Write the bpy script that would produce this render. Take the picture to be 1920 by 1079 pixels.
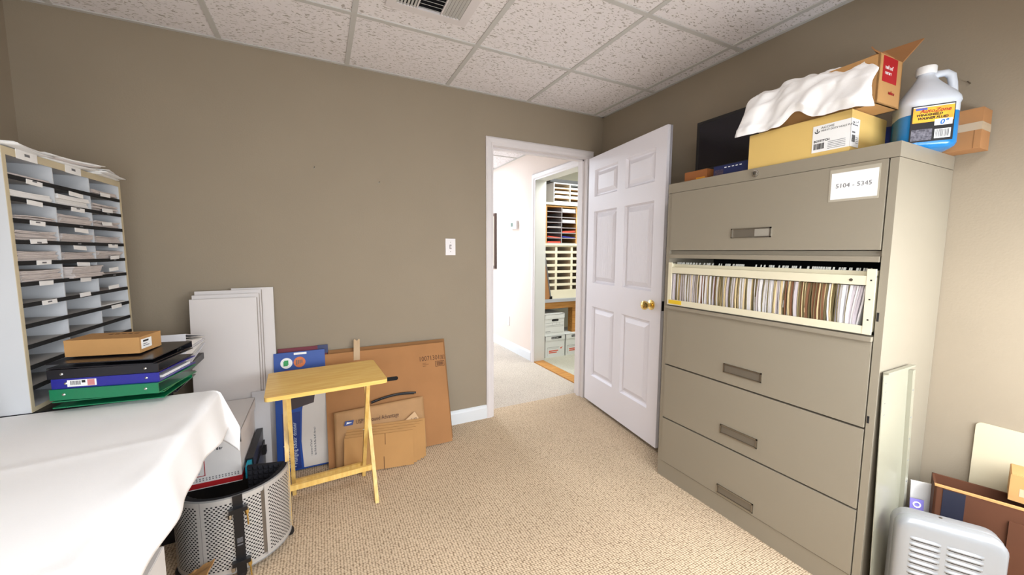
import bpy, bmesh, math, random
from mathutils import Matrix, Vector, noise
random.seed(7)
PI = math.pi
SC = bpy.context.scene
COL = SC.collection
for o in list(bpy.data.objects): bpy.data.objects.remove(o)

def S(r, g, b):
    def f(c):
        c /= 255.0
        return c / 12.92 if c <= .04045 else ((c + .055) / 1.055) ** 2.4
    return (f(r), f(g), f(b), 1.0)

# ------------------------------------------------------------------ camera
cam = bpy.data.cameras.new('camera'); cam.sensor_width = 36; cam.lens = 713.64 / 1920 * 36
cam.clip_start = .05
co = bpy.data.objects.new('camera', cam); COL.objects.link(co)
yaw, pit, rol = -.4658, -.0942, .0031
fw = Vector((-math.sin(yaw) * math.cos(pit), math.cos(yaw) * math.cos(pit), math.sin(pit)))
rt = Vector((math.cos(yaw), math.sin(yaw), 0)); up = rt.cross(fw)
r2 = math.cos(rol) * rt + math.sin(rol) * up; u2 = -math.sin(rol) * rt + math.cos(rol) * up
M = Matrix((r2, u2, -fw)).transposed().to_4x4(); M.translation = (-2.1192, -2.5622, 1.2506)
co.matrix_world = M
SC.camera = co

# ------------------------------------------------------------------ light and exposure
W = bpy.data.worlds.new('world'); SC.world = W; W.use_nodes = True
nt = W.node_tree; bg = nt.nodes['Background']
sky = nt.nodes.new('ShaderNodeTexSky'); sky.sky_type = 'HOSEK_WILKIE'; sky.turbidity = 4
sky.sun_direction = (.3, .6, .7)
nt.links.new(sky.outputs[0], bg.inputs[0]); bg.inputs[1].default_value = 1.0

def area(name, loc, rot, sx, sy, power, col):
    l = bpy.data.lights.new(name, 'AREA'); l.shape = 'RECTANGLE'; l.size = sx; l.size_y = sy
    l.energy = power; l.color = col
    o = bpy.data.objects.new(name, l); COL.objects.link(o); o.location = loc; o.rotation_euler = rot
    return o
# daylight in the window behind the camera, an added room fill light, the troffers of hall and store
area('window_daylight', (-2.10, -2.92, 1.12), (PI / 2 - .62, 0, 0), 1.5, .80, 25, (.91, .96, 1.0))
area('window_daylight', (-.62, -2.92, 1.10), (PI / 2 - .62, 0, 0), 1.0, .76, 31, (.91, .96, 1.0))
area('room_fill_light', (-1.63, -2.70, 2.325), (0, 0, 0), 1.1, .5, 15, (.97, .98, 1.0))  # added lamp, brightens upward faces; no known fixture there
area('hall_troffer_light', (-.85, 2.55, 2.315), (0, 0, 0), .5, 1.1, 42, (.76, .88, 1.0))
area('hall_window_daylight', (-1.62, 2.6, 1.35), (0, -PI / 2, 0), 1.3, 1.4, 20, (.76, .88, 1.0))
area('store_troffer_light', (.85, .62, 2.325), (0, 0, 0), 1.1, .5, 22, (.97, 1.0, .98))
SC.view_settings.view_transform = 'Standard'
SC.view_settings.look = 'None'
SC.view_settings.exposure = 0.49
SC.view_settings.gamma = 1
SC.view_settings.use_curve_mapping = False

# ------------------------------------------------------------------ materials
MATS = {}
def mat(name, rgb, rough=.6, var=0, vscale=8, bump=0, bscale=60, metal=0, rgb2=None, spec=.5, emit=None, trans=0, sss=0, coat=0, stretch=None):
    if name in MATS: return MATS[name]
    m = bpy.data.materials.new(name); m.use_nodes = True; MATS[name] = m
    n = m.node_tree.nodes; l = m.node_tree.links; p = n['Principled BSDF']
    c = S(*rgb); p.inputs['Base Color'].default_value = c
    p.inputs['Roughness'].default_value = rough; p.inputs['Metallic'].default_value = metal
    p.inputs['Specular IOR Level'].default_value = spec
    p.inputs['Transmission Weight'].default_value = trans
    p.inputs['Coat Weight'].default_value = coat
    if emit: p.inputs['Emission Color'].default_value = S(*rgb); p.inputs['Emission Strength'].default_value = emit
    tc = n.new('ShaderNodeTexCoord')
    vec = tc.outputs['Object']
    if stretch:
        mp = n.new('ShaderNodeMapping'); mp.inputs['Scale'].default_value = stretch
        l.new(vec, mp.inputs[0]); vec = mp.outputs[0]
    if var or rgb2:
        t = n.new('ShaderNodeTexNoise'); t.inputs['Scale'].default_value = vscale; t.inputs['Detail'].default_value = 4
        l.new(vec, t.inputs['Vector'])
        mr = n.new('ShaderNodeMapRange'); mr.inputs[1].default_value = .3; mr.inputs[2].default_value = .7
        l.new(t.outputs[0], mr.inputs[0])
        mx = n.new('ShaderNodeMix'); mx.data_type = 'RGBA'
        c2 = S(*rgb2) if rgb2 else tuple(v * (1 - var) for v in c[:3]) + (1,)
        mx.inputs[6].default_value = c; mx.inputs[7].default_value = c2
        l.new(mr.outputs[0], mx.inputs[0]); l.new(mx.outputs[2], p.inputs['Base Color'])
    if bump:
        t = n.new('ShaderNodeTexNoise'); t.inputs['Scale'].default_value = bscale; t.inputs['Detail'].default_value = 3
        l.new(vec, t.inputs['Vector'])
        b = n.new('ShaderNodeBump'); b.inputs['Strength'].default_value = bump; b.inputs['Distance'].default_value = .004
        l.new(t.outputs[0], b.inputs['Height']); l.new(b.outputs[0], p.inputs['Normal'])
    return m

def carpet_mat(name, rgb, dark):
    m = bpy.data.materials.new(name); m.use_nodes = True
    n = m.node_tree.nodes; l = m.node_tree.links; p = n['Principled BSDF']; p.inputs['Roughness'].default_value = .95
    p.inputs['Specular IOR Level'].default_value = .1
    tc = n.new('ShaderNodeTexCoord'); mp = n.new('ShaderNodeMapping'); mp.inputs['Scale'].default_value = (88, 120, 1)
    l.new(tc.outputs['Object'], mp.inputs[0])
    v = n.new('ShaderNodeTexVoronoi'); v.inputs['Scale'].default_value = 1; v.inputs['Randomness'].default_value = .3
    l.new(mp.outputs[0], v.inputs['Vector'])
    mr = n.new('ShaderNodeMapRange'); mr.inputs[1].default_value = .32; mr.inputs[2].default_value = .72
    l.new(v.outputs['Distance'], mr.inputs[0])
    t = n.new('ShaderNodeTexNoise'); t.inputs['Scale'].default_value = 3; t.inputs['Detail'].default_value = 5
    l.new(tc.outputs['Object'], t.inputs['Vector'])
    a = n.new('ShaderNodeMix'); a.data_type = 'RGBA'; a.inputs[6].default_value = S(*rgb); a.inputs[7].default_value = S(*dark)
    l.new(mr.outputs[0], a.inputs[0])
    b = n.new('ShaderNodeMix'); b.data_type = 'RGBA'; b.blend_type = 'MULTIPLY'; b.inputs[0].default_value = .35
    cr = n.new('ShaderNodeMapRange'); cr.inputs[1].default_value = .3; cr.inputs[2].default_value = .7; cr.inputs[3].default_value = .8; cr.inputs[4].default_value = 1.05
    l.new(t.outputs[0], cr.inputs[0]); l.new(a.outputs[2], b.inputs[6]); l.new(cr.outputs[0], b.inputs[7])
    l.new(b.outputs[2], p.inputs['Base Color'])
    bp = n.new('ShaderNodeBump'); bp.invert = True; bp.inputs['Strength'].default_value = .7; bp.inputs['Distance'].default_value = .004
    l.new(v.outputs['Distance'], bp.inputs['Height']); l.new(bp.outputs[0], p.inputs['Normal'])
    return m

def tile_mat():
    m = bpy.data.materials.new('fissured ceiling tile'); m.use_nodes = True
    n = m.node_tree.nodes; l = m.node_tree.links; p = n['Principled BSDF']; p.inputs['Roughness'].default_value = .9
    tc = n.new('ShaderNodeTexCoord')
    oi = n.new('ShaderNodeObjectInfo')
    ad = n.new('ShaderNodeVectorMath'); ad.operation = 'ADD'
    ml = n.new('ShaderNodeMath'); ml.operation = 'MULTIPLY'; ml.inputs[1].default_value = 50
    l.new(oi.outputs['Random'], ml.inputs[0]); l.new(tc.outputs['Object'], ad.inputs[0]); l.new(ml.outputs[0], ad.inputs[1])
    dist = n.new('ShaderNodeTexNoise'); dist.inputs['Scale'].default_value = 14
    l.new(ad.outputs[0], dist.inputs['Vector'])
    dm = n.new('ShaderNodeVectorMath'); dm.operation = 'SCALE'; dm.inputs['Scale'].default_value = .05
    l.new(dist.outputs['Color'], dm.inputs[0])
    a2 = n.new('ShaderNodeVectorMath'); a2.operation = 'ADD'; l.new(ad.outputs[0], a2.inputs[0]); l.new(dm.outputs[0], a2.inputs[1])
    mp = n.new('ShaderNodeMapping'); mp.inputs['Scale'].default_value = (50, 135, 60); mp.inputs['Rotation'].default_value = (0, 0, .35)
    l.new(a2.outputs[0], mp.inputs[0])
    t = n.new('ShaderNodeTexNoise'); t.inputs['Scale'].default_value = 1; t.inputs['Detail'].default_value = 1.5
    l.new(mp.outputs[0], t.inputs['Vector'])
    mr = n.new('ShaderNodeMapRange'); mr.inputs[1].default_value = .60; mr.inputs[2].default_value = .64
    l.new(t.outputs[0], mr.inputs[0])
    fine = n.new('ShaderNodeTexNoise'); fine.inputs['Scale'].default_value = 190; l.new(ad.outputs[0], fine.inputs['Vector'])
    fr = n.new('ShaderNodeMapRange'); fr.inputs[1].default_value = .66; fr.inputs[2].default_value = .72; fr.inputs[4].default_value = .5
    l.new(fine.outputs[0], fr.inputs[0])
    mxm = n.new('ShaderNodeMath'); mxm.operation = 'MAXIMUM'; l.new(mr.outputs[0], mxm.inputs[0]); l.new(fr.outputs[0], mxm.inputs[1])
    a = n.new('ShaderNodeMix'); a.data_type = 'RGBA'; a.inputs[6].default_value = S(240, 235, 236); a.inputs[7].default_value = S(184, 176, 170)
    l.new(mxm.outputs[0], a.inputs[0]); l.new(a.outputs[2], p.inputs['Base Color'])
    bp = n.new('ShaderNodeBump'); bp.invert = True; bp.inputs['Strength'].default_value = .5; bp.inputs['Distance'].default_value = .003
    l.new(mxm.outputs[0], bp.inputs['Height']); l.new(bp.outputs[0], p.inputs['Normal'])
    return m

def wood_mat(name, c1, c2, rough=.45, sc=(2, 30, 30)):
    return mat(name, c1, rough, rgb2=c2, vscale=2.2, stretch=sc, bump=.05, bscale=8)

m_wall = mat('beige wall paint', (154, 141, 122), .85, var=.04, vscale=3, bump=.12, bscale=140)
m_hallwall = mat('pale pink hall paint', (230, 216, 206), .85, var=.03, vscale=3, bump=.1, bscale=140)
m_storewall = mat('pale green store paint', (214, 212, 200), .85, var=.03, vscale=3)
m_white = mat('white gloss trim paint', (228, 222, 222), .35, var=.03, vscale=5)
m_base = mat('white baseboard paint', (226, 230, 234), .35)
m_door = mat('white door paint', (236, 233, 240), .38, bump=.06, bscale=12, stretch=(1, 14, 1.2))
def grain_mat():
    m = mat('white embossed door panel', (236, 233, 240), .36); n = m.node_tree.nodes; l = m.node_tree.links
    tc = n.new('ShaderNodeTexCoord'); mp = n.new('ShaderNodeMapping'); mp.inputs['Scale'].default_value = (1, 1, .09)
    l.new(tc.outputs['Object'], mp.inputs[0])
    w = n.new('ShaderNodeTexWave'); w.wave_type = 'RINGS'; w.rings_direction = 'Y'; w.inputs['Scale'].default_value = 26; w.inputs['Distortion'].default_value = 5; w.inputs['Detail Scale'].default_value = 6
    mp.inputs['Location'].default_value = (-.24, 0, -.09)
    l.new(mp.outputs[0], w.inputs[0])
    b = n.new('ShaderNodeBump'); b.inputs['Strength'].default_value = .35; b.inputs['Distance'].default_value = .004
    l.new(w.outputs['Fac'], b.inputs['Height']); l.new(b.outputs[0], n['Principled BSDF'].inputs['Normal'])
    return m
m_grain = grain_mat() or mat('white embossed door panel', (236, 233, 240), .36, bump=.6, bscale=20, stretch=(9, 9, .7))
m_carpet = carpet_mat('beige loop carpet', (222, 199, 170), (120, 96, 72))
m_storecarpet = carpet_mat('pale store carpet', (206, 204, 190), (168, 164, 148))
m_tile = tile_mat()
m_grid = mat('white ceiling grid', (202, 200, 196), .6)
m_cab = mat('putty file cabinet enamel', (146, 137, 121), .42, var=.03, vscale=4, bump=.03, bscale=300)
m_cablight = mat('cream drawer enamel', (224, 216, 190), .42)
m_dark = mat('dark cavity shade', (18, 17, 20), .7)  # shade inside holes and cavities, painted as near black
m_black = mat('black plastic', (20, 20, 24), .38)
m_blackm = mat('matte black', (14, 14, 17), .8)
m_chrome = mat('chrome', (205, 203, 198), .18, metal=1)
m_steel = mat('brushed steel', (150, 144, 134), .35, metal=1)
m_brass = mat('polished brass', (238, 208, 130), .16, metal=1)
m_paper = mat('white paper', (236, 234, 232), .8, var=.05, vscale=30)
m_paper2 = mat('grey white paper', (206, 196, 192), .85, var=.12, vscale=40)
m_label = mat('label white', (240, 240, 240), .6)
m_ink = mat('black ink', (28, 26, 28), .7)
m_inkgrey = mat('grey ink', (110, 110, 114), .7)
m_card = mat('brown cardboard', (172, 122, 76), .85, var=.1, vscale=6, bump=.06, bscale=90)
m_card2 = mat('kraft cardboard light', (188, 142, 88), .85, var=.1, vscale=6, bump=.06, bscale=90)
m_cardedge = mat('cardboard edge', (140, 98, 58), .9)
m_cardink = mat('brown print', (74, 42, 22), .8)
m_yellowbox = mat('yellow kraft carton', (222, 188, 112), .8, var=.06, vscale=5)
m_cloth = mat('white cotton cloth', (250, 249, 250), .9, var=.03, vscale=4, bump=.15, bscale=500)
m_sorter = mat('light grey laminate', (204, 206, 210), .5, var=.03, vscale=4)
m_sorterin = mat('grey fibreboard', (188, 186, 184), .7)
m_edge = mat('tan edge band', (196, 182, 152), .6)
m_red = mat('red print', (172, 20, 28), .6)
m_silver = mat('silver enamel', (158, 160, 163), .3, metal=.3)
m_silverdk = mat('dark silver enamel', (120, 120, 124), .35, metal=.4)
m_alu = mat('perforated aluminium', (206, 204, 202), .38, metal=.4)
m_foam = mat('black foam', (18, 18, 26), .95)
m_traywood = wood_mat('yellow pine', (250, 212, 126), (236, 184, 92), .35, (3, 26, 26))
m_trayleg = mat('yellow pine leg', (240, 206, 128), .4, rgb2=(224, 178, 92), vscale=3, stretch=(20, 20, 2))
m_pine = wood_mat('orange pine', (206, 150, 78), (172, 112, 48), .5)
m_cream = mat('cream laminate', (236, 228, 204), .55)
m_tan = mat('tan fibreboard', (200, 152, 92), .8)
m_beigepanel = mat('beige enamel panel', (152, 149, 132), .25)

# ------------------------------------------------------------------ mesh helpers
def box(bm, x0, x1, y0, y1, z0, z1, mi=0, mtx=None):
    vs = [bm.verts.new(v) for v in ((x0, y0, z0), (x1, y0, z0), (x1, y1, z0), (x0, y1, z0), (x0, y0, z1), (x1, y0, z1), (x1, y1, z1), (x0, y1, z1))]
    if mtx:
        for v in vs: v.co = mtx @ v.co
    for f in ((3, 2, 1, 0), (4, 5, 6, 7), (0, 1, 5, 4), (1, 2, 6, 5), (2, 3, 7, 6), (3, 0, 4, 7)):
        bm.faces.new([vs[i] for i in f]).material_index = mi
    return vs
def B(*a, mtx=None):
    bm = bmesh.new(); box(bm, *a, mtx=mtx); return bm
def prism(bm, poly, axis, a, b, mi=0, mtx=None):
    """extrude a 2D polygon along axis x (poly=yz), y (poly=xz) or z (poly=xy)"""
    def P(p, t): return {'x': (t, p[0], p[1]), 'y': (p[0], t, p[1]), 'z': (p[0], p[1], t)}[axis]
    A = [bm.verts.new(P(p, a)) for p in poly]; Z = [bm.verts.new(P(p, b)) for p in poly]
    if mtx:
        for v in A + Z: v.co = mtx @ v.co
    n = len(poly); fs = []
    for i in range(n): fs.append(bm.faces.new((A[i], A[(i + 1) % n], Z[(i + 1) % n], Z[i])))
    fs.append(bm.faces.new(A[::-1])); fs.append(bm.faces.new(Z))
    for f in fs: f.material_index = mi
    return fs
def rrect(x0, x1, y0, y1, r, n=5):
    pts = []
    for cx, cy, a in ((x1 - r, y1 - r, 0), (x0 + r, y1 - r, PI / 2), (x0 + r, y0 + r, PI), (x1 - r, y0 + r, 1.5 * PI)):
        for i in range(n + 1): pts.append((cx + r * math.cos(a + PI / 2 * i / n), cy + r * math.sin(a + PI / 2 * i / n)))
    return pts
def tube(bm, pts, r, n=8, mi=0):
    pts = [Vector(p) for p in pts]; rings = []
    for i, p in enumerate(pts):
        d = (pts[min(i + 1, len(pts) - 1)] - pts[max(i - 1, 0)]).normalized()
        u = d.orthogonal().normalized() if i == 0 else (pu - d * pu.dot(d)).normalized()
        pu = u; w = d.cross(u); rr = r[i] if isinstance(r, (list, tuple)) else r
        rings.append([bm.verts.new(p + rr * (math.cos(2 * PI * k / n) * u + math.sin(2 * PI * k / n) * w)) for k in range(n)])
    for a, b in zip(rings, rings[1:]):
        for k in range(n): bm.faces.new((a[k], a[(k + 1) % n], b[(k + 1) % n], b[k])).material_index = mi
    bm.faces.new(rings[0][::-1]).material_index = mi; bm.faces.new(rings[-1]).material_index = mi
def lathe(bm, prof, n=24, c=(0, 0, 0), axis='z', mi=0):
    rings = []
    for r, h in prof:
        ring = []
        for k in range(n):
            a = 2 * PI * k / n; x, y = r * math.cos(a), r * math.sin(a)
            v = {'z': (x, y, h), 'x': (h, x, y), 'y': (x, h, y)}[axis]
            ring.append(bm.verts.new(Vector(v) + Vector(c)))
        rings.append(ring)
    for a, b in zip(rings, rings[1:]):
        for k in range(n): bm.faces.new((a[k], a[(k + 1) % n], b[(k + 1) % n], b[k])).material_index = mi
    bm.faces.new(rings[0][::-1]); bm.faces.new(rings[-1])
def grid(bm, f, nu, nv, mi=0):
    V = [[bm.verts.new(f(i / nu, j / nv)) for j in range(nv + 1)] for i in range(nu + 1)]
    for i in range(nu):
        for j in range(nv): bm.faces.new((V[i][j], V[i + 1][j], V[i + 1][j + 1], V[i][j + 1])).material_index = mi
def bev(bm, w, seg=1, ang=35):
    es = [e for e in bm.edges if len(e.link_faces) == 2 and e.calc_face_angle(0) > math.radians(ang)]
    if es: bmesh.ops.bevel(bm, geom=es, offset=w, segments=seg, profile=.5, affect='EDGES', clamp_overlap=True)
def obj(name, bm, ms, parent=None, bevel=0, seg=1, smooth=0, solid=0, loc=None, rot=None):
    if bevel: bev(bm, bevel, seg)
    bmesh.ops.recalc_face_normals(bm, faces=bm.faces)
    me = bpy.data.meshes.new(name); bm.to_mesh(me); bm.free()
    for m in (ms if isinstance(ms, (list, tuple)) else [ms]): me.materials.append(m)
    if smooth:
        me.polygons.foreach_set('use_smooth', [True] * len(me.polygons)); me.set_sharp_from_angle(angle=math.radians(smooth))
    return link(name, me, parent, solid, loc, rot)
def link(name, me, parent=None, solid=0, loc=None, rot=None):
    o = bpy.data.objects.new(name, me); COL.objects.link(o)
    if parent: o.parent = parent
    if loc: o.location = loc
    if rot: o.rotation_euler = rot
    if solid:
        s = o.modifiers.new('thickness', 'SOLIDIFY'); s.thickness = solid; s.offset = 0
    return o
def tag(o, label=None, cat=None, group=None, kind=None):
    if label: o['label'] = label
    if cat: o['category'] = cat
    if group: o['group'] = group
    if kind: o['kind'] = kind
    return o
def thing(name, label, cat, loc=(0, 0, 0), rot=(0, 0, 0), group=None, kind=None):
    o = bpy.data.objects.new(name, None); o.empty_display_size = .05; COL.objects.link(o)
    o.location = loc; o.rotation_euler = rot
    return tag(o, label, cat, group, kind)
def struct(name, bm, ms, label, parent=None, **k):
    o = obj(name, bm, ms, parent, **k); o['kind'] = 'structure'; o['label'] = label; o['category'] = name.split('_')[0]
    return o
def text(name, s, size, parent, loc, rot, m, align='LEFT', shear=0, depth=.0002, sx=1, bold=0):
    c = bpy.data.curves.new(name, 'FONT'); c.body = s; c.size = size; c.align_x = align; c.shear = shear; c.extrude = depth; c.resolution_u = 2
    c.offset = bold
    t = bpy.data.objects.new(name, c); COL.objects.link(t)
    me = bpy.data.meshes.new_from_object(t.evaluated_get(bpy.context.evaluated_depsgraph_get()))
    bpy.data.objects.remove(t); bpy.data.curves.remove(c)
    me.name = name; me.materials.clear(); me.materials.append(m)
    for v in me.vertices: v.co.x *= sx
    return link(name, me, parent, 0, loc, rot)
def scribble(name, n, length, height, parent, loc, rot, m, seed=1):
    """a printed line too blurred to read: small uneven upright marks"""
    rs = random.Random(seed); bm = bmesh.new(); x = 0
    while x < length:
        w = rs.uniform(.25, .55) * height; h = height * rs.choice((.62, .65, .7, 1))
        box(bm, x, x + w * .35, 0, h, 0, .0003); box(bm, x, x + w, rs.choice((0, h * .75)), rs.choice((.9, 1)) * h, 0, .0003); x += w * 1.35
    return obj(name, bm, m, parent, loc=loc, rot=rot)
FRONT = (PI / 2, 0, 0)            # faces -y
LEFTF = (PI / 2, 0, -PI / 2)      # faces -x
def copy_tree(o, parent=None):
    c = o.copy(); COL.objects.link(c); c.parent = parent
    for ch in list(o.children): copy_tree(ch, c)
    return c

# ------------------------------------------------------------------ room shell
H = 2.346; XL = -3.305; YF = -3.00
DX0, DX1, DZ = -.987, -.150, 2.005          # door opening in the back wall
bm = bmesh.new()
box(bm, XL - .12, DX0 - .018, 0, .12, 0, H + .15); box(bm, DX1 + .018, 0.13, 0, .12, 0, H + .15); box(bm, DX0 - .018, DX1 + .018, 0, .12, DZ + .018, H + .15)
struct('wall_back', bm, m_wall, 'beige painted wall with the doorway in it')
struct('wall_right', B(0, .13, YF, -.0, 0, H + .15), m_wall, 'beige painted wall behind the file cabinet')
struct('wall_left', B(XL - .12, XL, YF, 0, 0, H + .15), m_wall, 'beige painted wall behind the paper sorter')
bm = bmesh.new()
wx0, wx1, wz0, wz1 = -2.88, -.12, .70, 1.54
box(bm, XL - .12, wx0, YF - .12, YF, 0, H + .15); box(bm, wx1, .13, YF - .12, YF, 0, H + .15)
box(bm, wx0, wx1, YF - .12, YF, 0, wz0); box(bm, wx0, wx1, YF - .12, YF, wz1, H + .15)
struct('wall_front', bm, m_wall, 'beige wall with the window, behind the viewer')
t = thing('window_1', 'white framed window letting daylight in behind the viewer', 'window', ((wx0 + wx1) / 2, YF - .06, wz0), kind='structure')
hw = (wx1 - wx0) / 2; hh = wz1 - wz0
bm = bmesh.new()
for a in ((-hw, hw, 0, .05), (-hw, hw, hh - .05, hh), (-hw, -hw + .05, 0, hh), (hw - .05, hw, 0, hh), (-.02, .02, 0, hh)):
    box(bm, a[0], a[1], -.03, .03, a[2], a[3])
obj('window_frame', bm, m_white, t)
m_glass = mat('clear window glass', (255, 255, 255), .02, trans=1)
for s in (-1, 1): obj('window_pane', B(min(s * .03, s * (hw - .05)), max(s * .03, s * (hw - .05)), -.003, .003, .05, hh - .05), m_glass, t)
struct('floor', B(XL - .12, .13, YF - .12, .12, -.05, 0), m_carpet, 'beige loop pile carpet')
# hall beyond the door: hall wall at x = 0 with the store doorway
HX = -1.70; HY = 4.6; HH = 2.338
struct('floor_hall', B(HX - .12, 0.0, .12, HY, -.05, 0), carpet_mat('carpet with painted hall light', (214, 203, 190), (146, 132, 118)), 'hallway carpet with the bright hall light put into its colour')  # same carpet as the room; brighter, cooler hall light painted into its colours
SY0, SY1, SZ = .235, 1.085, 2.02
bm = bmesh.new()
box(bm, 0, .13, .12, SY0 - .018, 0, H + .15); box(bm, 0, .13, SY1 + .018, HY, 0, H + .15); box(bm, 0, .13, SY0 - .018, SY1 + .018, SZ + .018, H + .15)
struct('wall_hall_right', bm, [m_hallwall], 'pale pink hallway wall with thermostat and store doorway')
struct('wall_hall_left', B(HX - .12, HX, .12, HY, 0, H + .15), m_hallwall, 'pale hallway wall facing the store doorway')
struct('wall_hall_end', B(HX - .12, .13, HY, HY + .12, 0, H + .15), m_hallwall, 'far end wall of the hallway')
struct('wall_store_back', B(.13, 2.4, 1.82, 1.94, 0, H + .15), m_storewall, 'back wall of the store room behind the bench')
struct('wall_store_right', B(2.4, 2.52, .0, 1.94, 0, H + .15), m_storewall, 'right wall of the store room')
struct('wall_store_front', B(.13, 2.4, 0, .12, 0, H + .15), m_storewall, 'front wall of the store room')
struct('floor_store', B(.13, 2.4, .12, 1.82, -.05, 0), m_storecarpet, 'pale green grey carpet of the store room')
struct('ceiling_store', B(.13, 2.4, .12, 1.82, HH, HH + .1), mat('store ceiling white', (228, 228, 222), .9), 'white ceiling of the store room')
# threshold strip in the store doorway
struct('trim_3', B(-.004, .118, SY0, SY1 + .0, 0, .012), m_pine, 'varnished wooden threshold strip in the store doorway', bevel=.004)

# ceilings: plenum slab, tiles and T bars
def ceiling(name, label, x0, x1, y0, y1, z, xs, ys, skip=()):
    c = struct(name, B(x0, x1, y0, y1, z + .05, z + .08), m_grid, label)
    cache = {}
    xs = [x0] + [x for x in sorted(xs) if x0 < x < x1] + [x1]; ys = [y0] + [y for y in sorted(ys) if y0 < y < y1] + [y1]
    for i in range(len(xs) - 1):
        for j in range(len(ys) - 1):
            w = xs[i + 1] - xs[i]; d = ys[j + 1] - ys[j]; cx = (xs[i] + xs[i + 1]) / 2; cy = (ys[j] + ys[j + 1]) / 2
            if any(abs(cx - a) < .05 and abs(cy - b) < .05 for a, b in skip): continue
            k = (round(w, 3), round(d, 3))
            if k not in cache:
                b_ = B(-w / 2 + .001, w / 2 - .001, -d / 2 + .001, d / 2 - .001, .004, .02); me = bpy.data.meshes.new('ceiling_tile')
                bmesh.ops.recalc_face_normals(b_, faces=b_.faces); b_.to_mesh(me); b_.free(); me.materials.append(m_tile); cache[k] = me
            link('ceiling_tile', cache[k], c, loc=(cx, cy, z))
    for x in xs[1:-1]: obj('ceiling_bar', B(x - .012, x + .012, y0, y1, z - .001, z + .012), m_grid, c)
    for y in ys[1:-1]: obj('ceiling_bar', B(x0, x1, y - .012, y + .012, z - .0015, z + .011), m_grid, c)
    bm = bmesh.new()
    for a in ((x0, x0 + .02, y0, y1), (x1 - .02, x1, y0, y1), (x0, x1, y0, y0 + .02), (x0, x1, y1 - .02, y1)): box(bm, a[0], a[1], a[2], a[3], z - .002, z + .003)
    obj('wall_angle', bm, m_grid, c)
    return c
TX = [-.104 - .61 * i for i in range(0, 7)]; TY = [-.5536 - .6125 * i for i in range(0, 7)]
ceiling('ceiling', 'suspended ceiling of fissured white tiles in a grid', XL, 0, YF, 0, H, TX, TY, skip=[(-1.324 - .305, -.5536 - .6125 * 3.5), (-1.629 + 0, -2.6975)])
ceiling('ceiling_hall', 'suspended tile ceiling of the hallway', HX, 0, .12, HY, HH, [-.42 - .61 * i for i in range(3)], [.9 + .61 * i for i in range(7)])
# added ceiling light panel, out of frame, goes with the room fill lamp
def troffer(label, x, y, w, d, z):
    t = thing('added_ceiling_light', label, 'light', (x, y, z))
    bm = bmesh.new()
    for a in ((-w / 2, w / 2, -d / 2, -d / 2 + .02), (-w / 2, w / 2, d / 2 - .02, d / 2), (-w / 2, -w / 2 + .02, -d / 2, d / 2), (w / 2 - .02, w / 2, -d / 2, d / 2)): box(bm, a[0], a[1], a[2], a[3], -.004, .03)
    obj('frame', bm, m_white, t)
    obj('diffuser', B(-w / 2 + .02, w / 2 - .02, -d / 2 + .02, d / 2 - .02, .0, .004), mat('lit diffuser', (255, 252, 245), .5, emit=1.2), t)
troffer('added flat light panel, unseen in the grid behind the viewer', -1.629, -2.6975, .59, .59, H)

# ------------------------------------------------------------------ trim: door casings, jambs, baseboards
def casing(name, label, axis, a0, a1, z1, face, out, w=.057, th=.016):
    """moulded casing round an opening; axis 'x' (wall plane y=face) or 'y' (wall plane x=face); out = direction it stands proud"""
    prof = [(0, 0), (w, 0), (w, .6 * th), (w * .8, th), (w * .35, th * .85), (w * .15, th * .5), (0, th * .45)]
    bm = bmesh.new()
    def put(fn):
        A = [bm.verts.new(fn(p, q, 0)) for p, q in prof]; Z = [bm.verts.new(fn(p, q, 1)) for p, q in prof]
        n = len(prof)
        for i in range(n): bm.faces.new((A[i], A[(i + 1) % n], Z[(i + 1) % n], Z[i]))
        bm.faces.new(A[::-1]); bm.faces.new(Z)
    def V(a, z, q): return (a, face + out * q, z) if axis == 'x' else (face + out * q, a, z)
    put(lambda p, q, e: V(a0 - p, (z1 + p) * e, q))
    put(lambda p, q, e: V(a1 + p, (z1 + p) * e, q))
    put(lambda p, q, e: V((a0 - p) if e == 0 else (a1 + p), z1 + p, q))
    return struct(name, bm, m_white, label)
casing('trim_1', 'white moulded casing round the doorway', 'x', DX0, DX1, DZ, 0, -1)
bm = bmesh.new()
box(bm, DX0 - .018, DX0, -.002, .122, 0, DZ + .018); box(bm, DX1, DX1 + .018, -.002, .122, 0, DZ + .018); box(bm, DX0, DX1, -.002, .122, DZ, DZ + .018)
box(bm, DX0, DX0 + .012, .045, .08, 0, DZ); box(bm, DX1 - .012, DX1, .045, .08, 0, DZ); box(bm, DX0, DX1, .045, .08, DZ - .012, DZ)
struct('trim_2', bm, m_white, 'white door jamb lining with stop strip', bevel=.001)
casing('trim_4', 'white moulded casing round the store doorway in the hall', 'y', SY0, SY1, SZ, 0, -1, .07, .02)
bm = bmesh.new()
box(bm, -.002, .132, SY0 - .018, SY0, 0, SZ + .018); box(bm, -.002, .132, SY1, SY1 + .018, 0, SZ + .018); box(bm, -.002, .132, SY0, SY1, SZ, SZ + .018)
struct('trim_5', bm, mat('store jamb paint', (214, 214, 210), .4), 'white jamb lining of the store doorway')
def baseboard(name, label, axis, a0, a1, face, out, h=.102, m=m_base):
    prof = [(0, 0), (.013, 0), (.013, h - .022), (.010, h - .012), (.006, h - .008), (.005, h), (0, h)]
    bm = bmesh.new()
    if axis == 'x': prism(bm, [(face + out * p, q) for p, q in prof], 'x', a0, a1)
    else: prism(bm, [(face + out * p, q) for p, q in prof], 'y', a0, a1)
    return struct(name, bm, m, label)
baseboard('baseboard_back', 'white baseboard along the back wall', 'x', XL, DX0 - .057, 0, -1)
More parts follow.
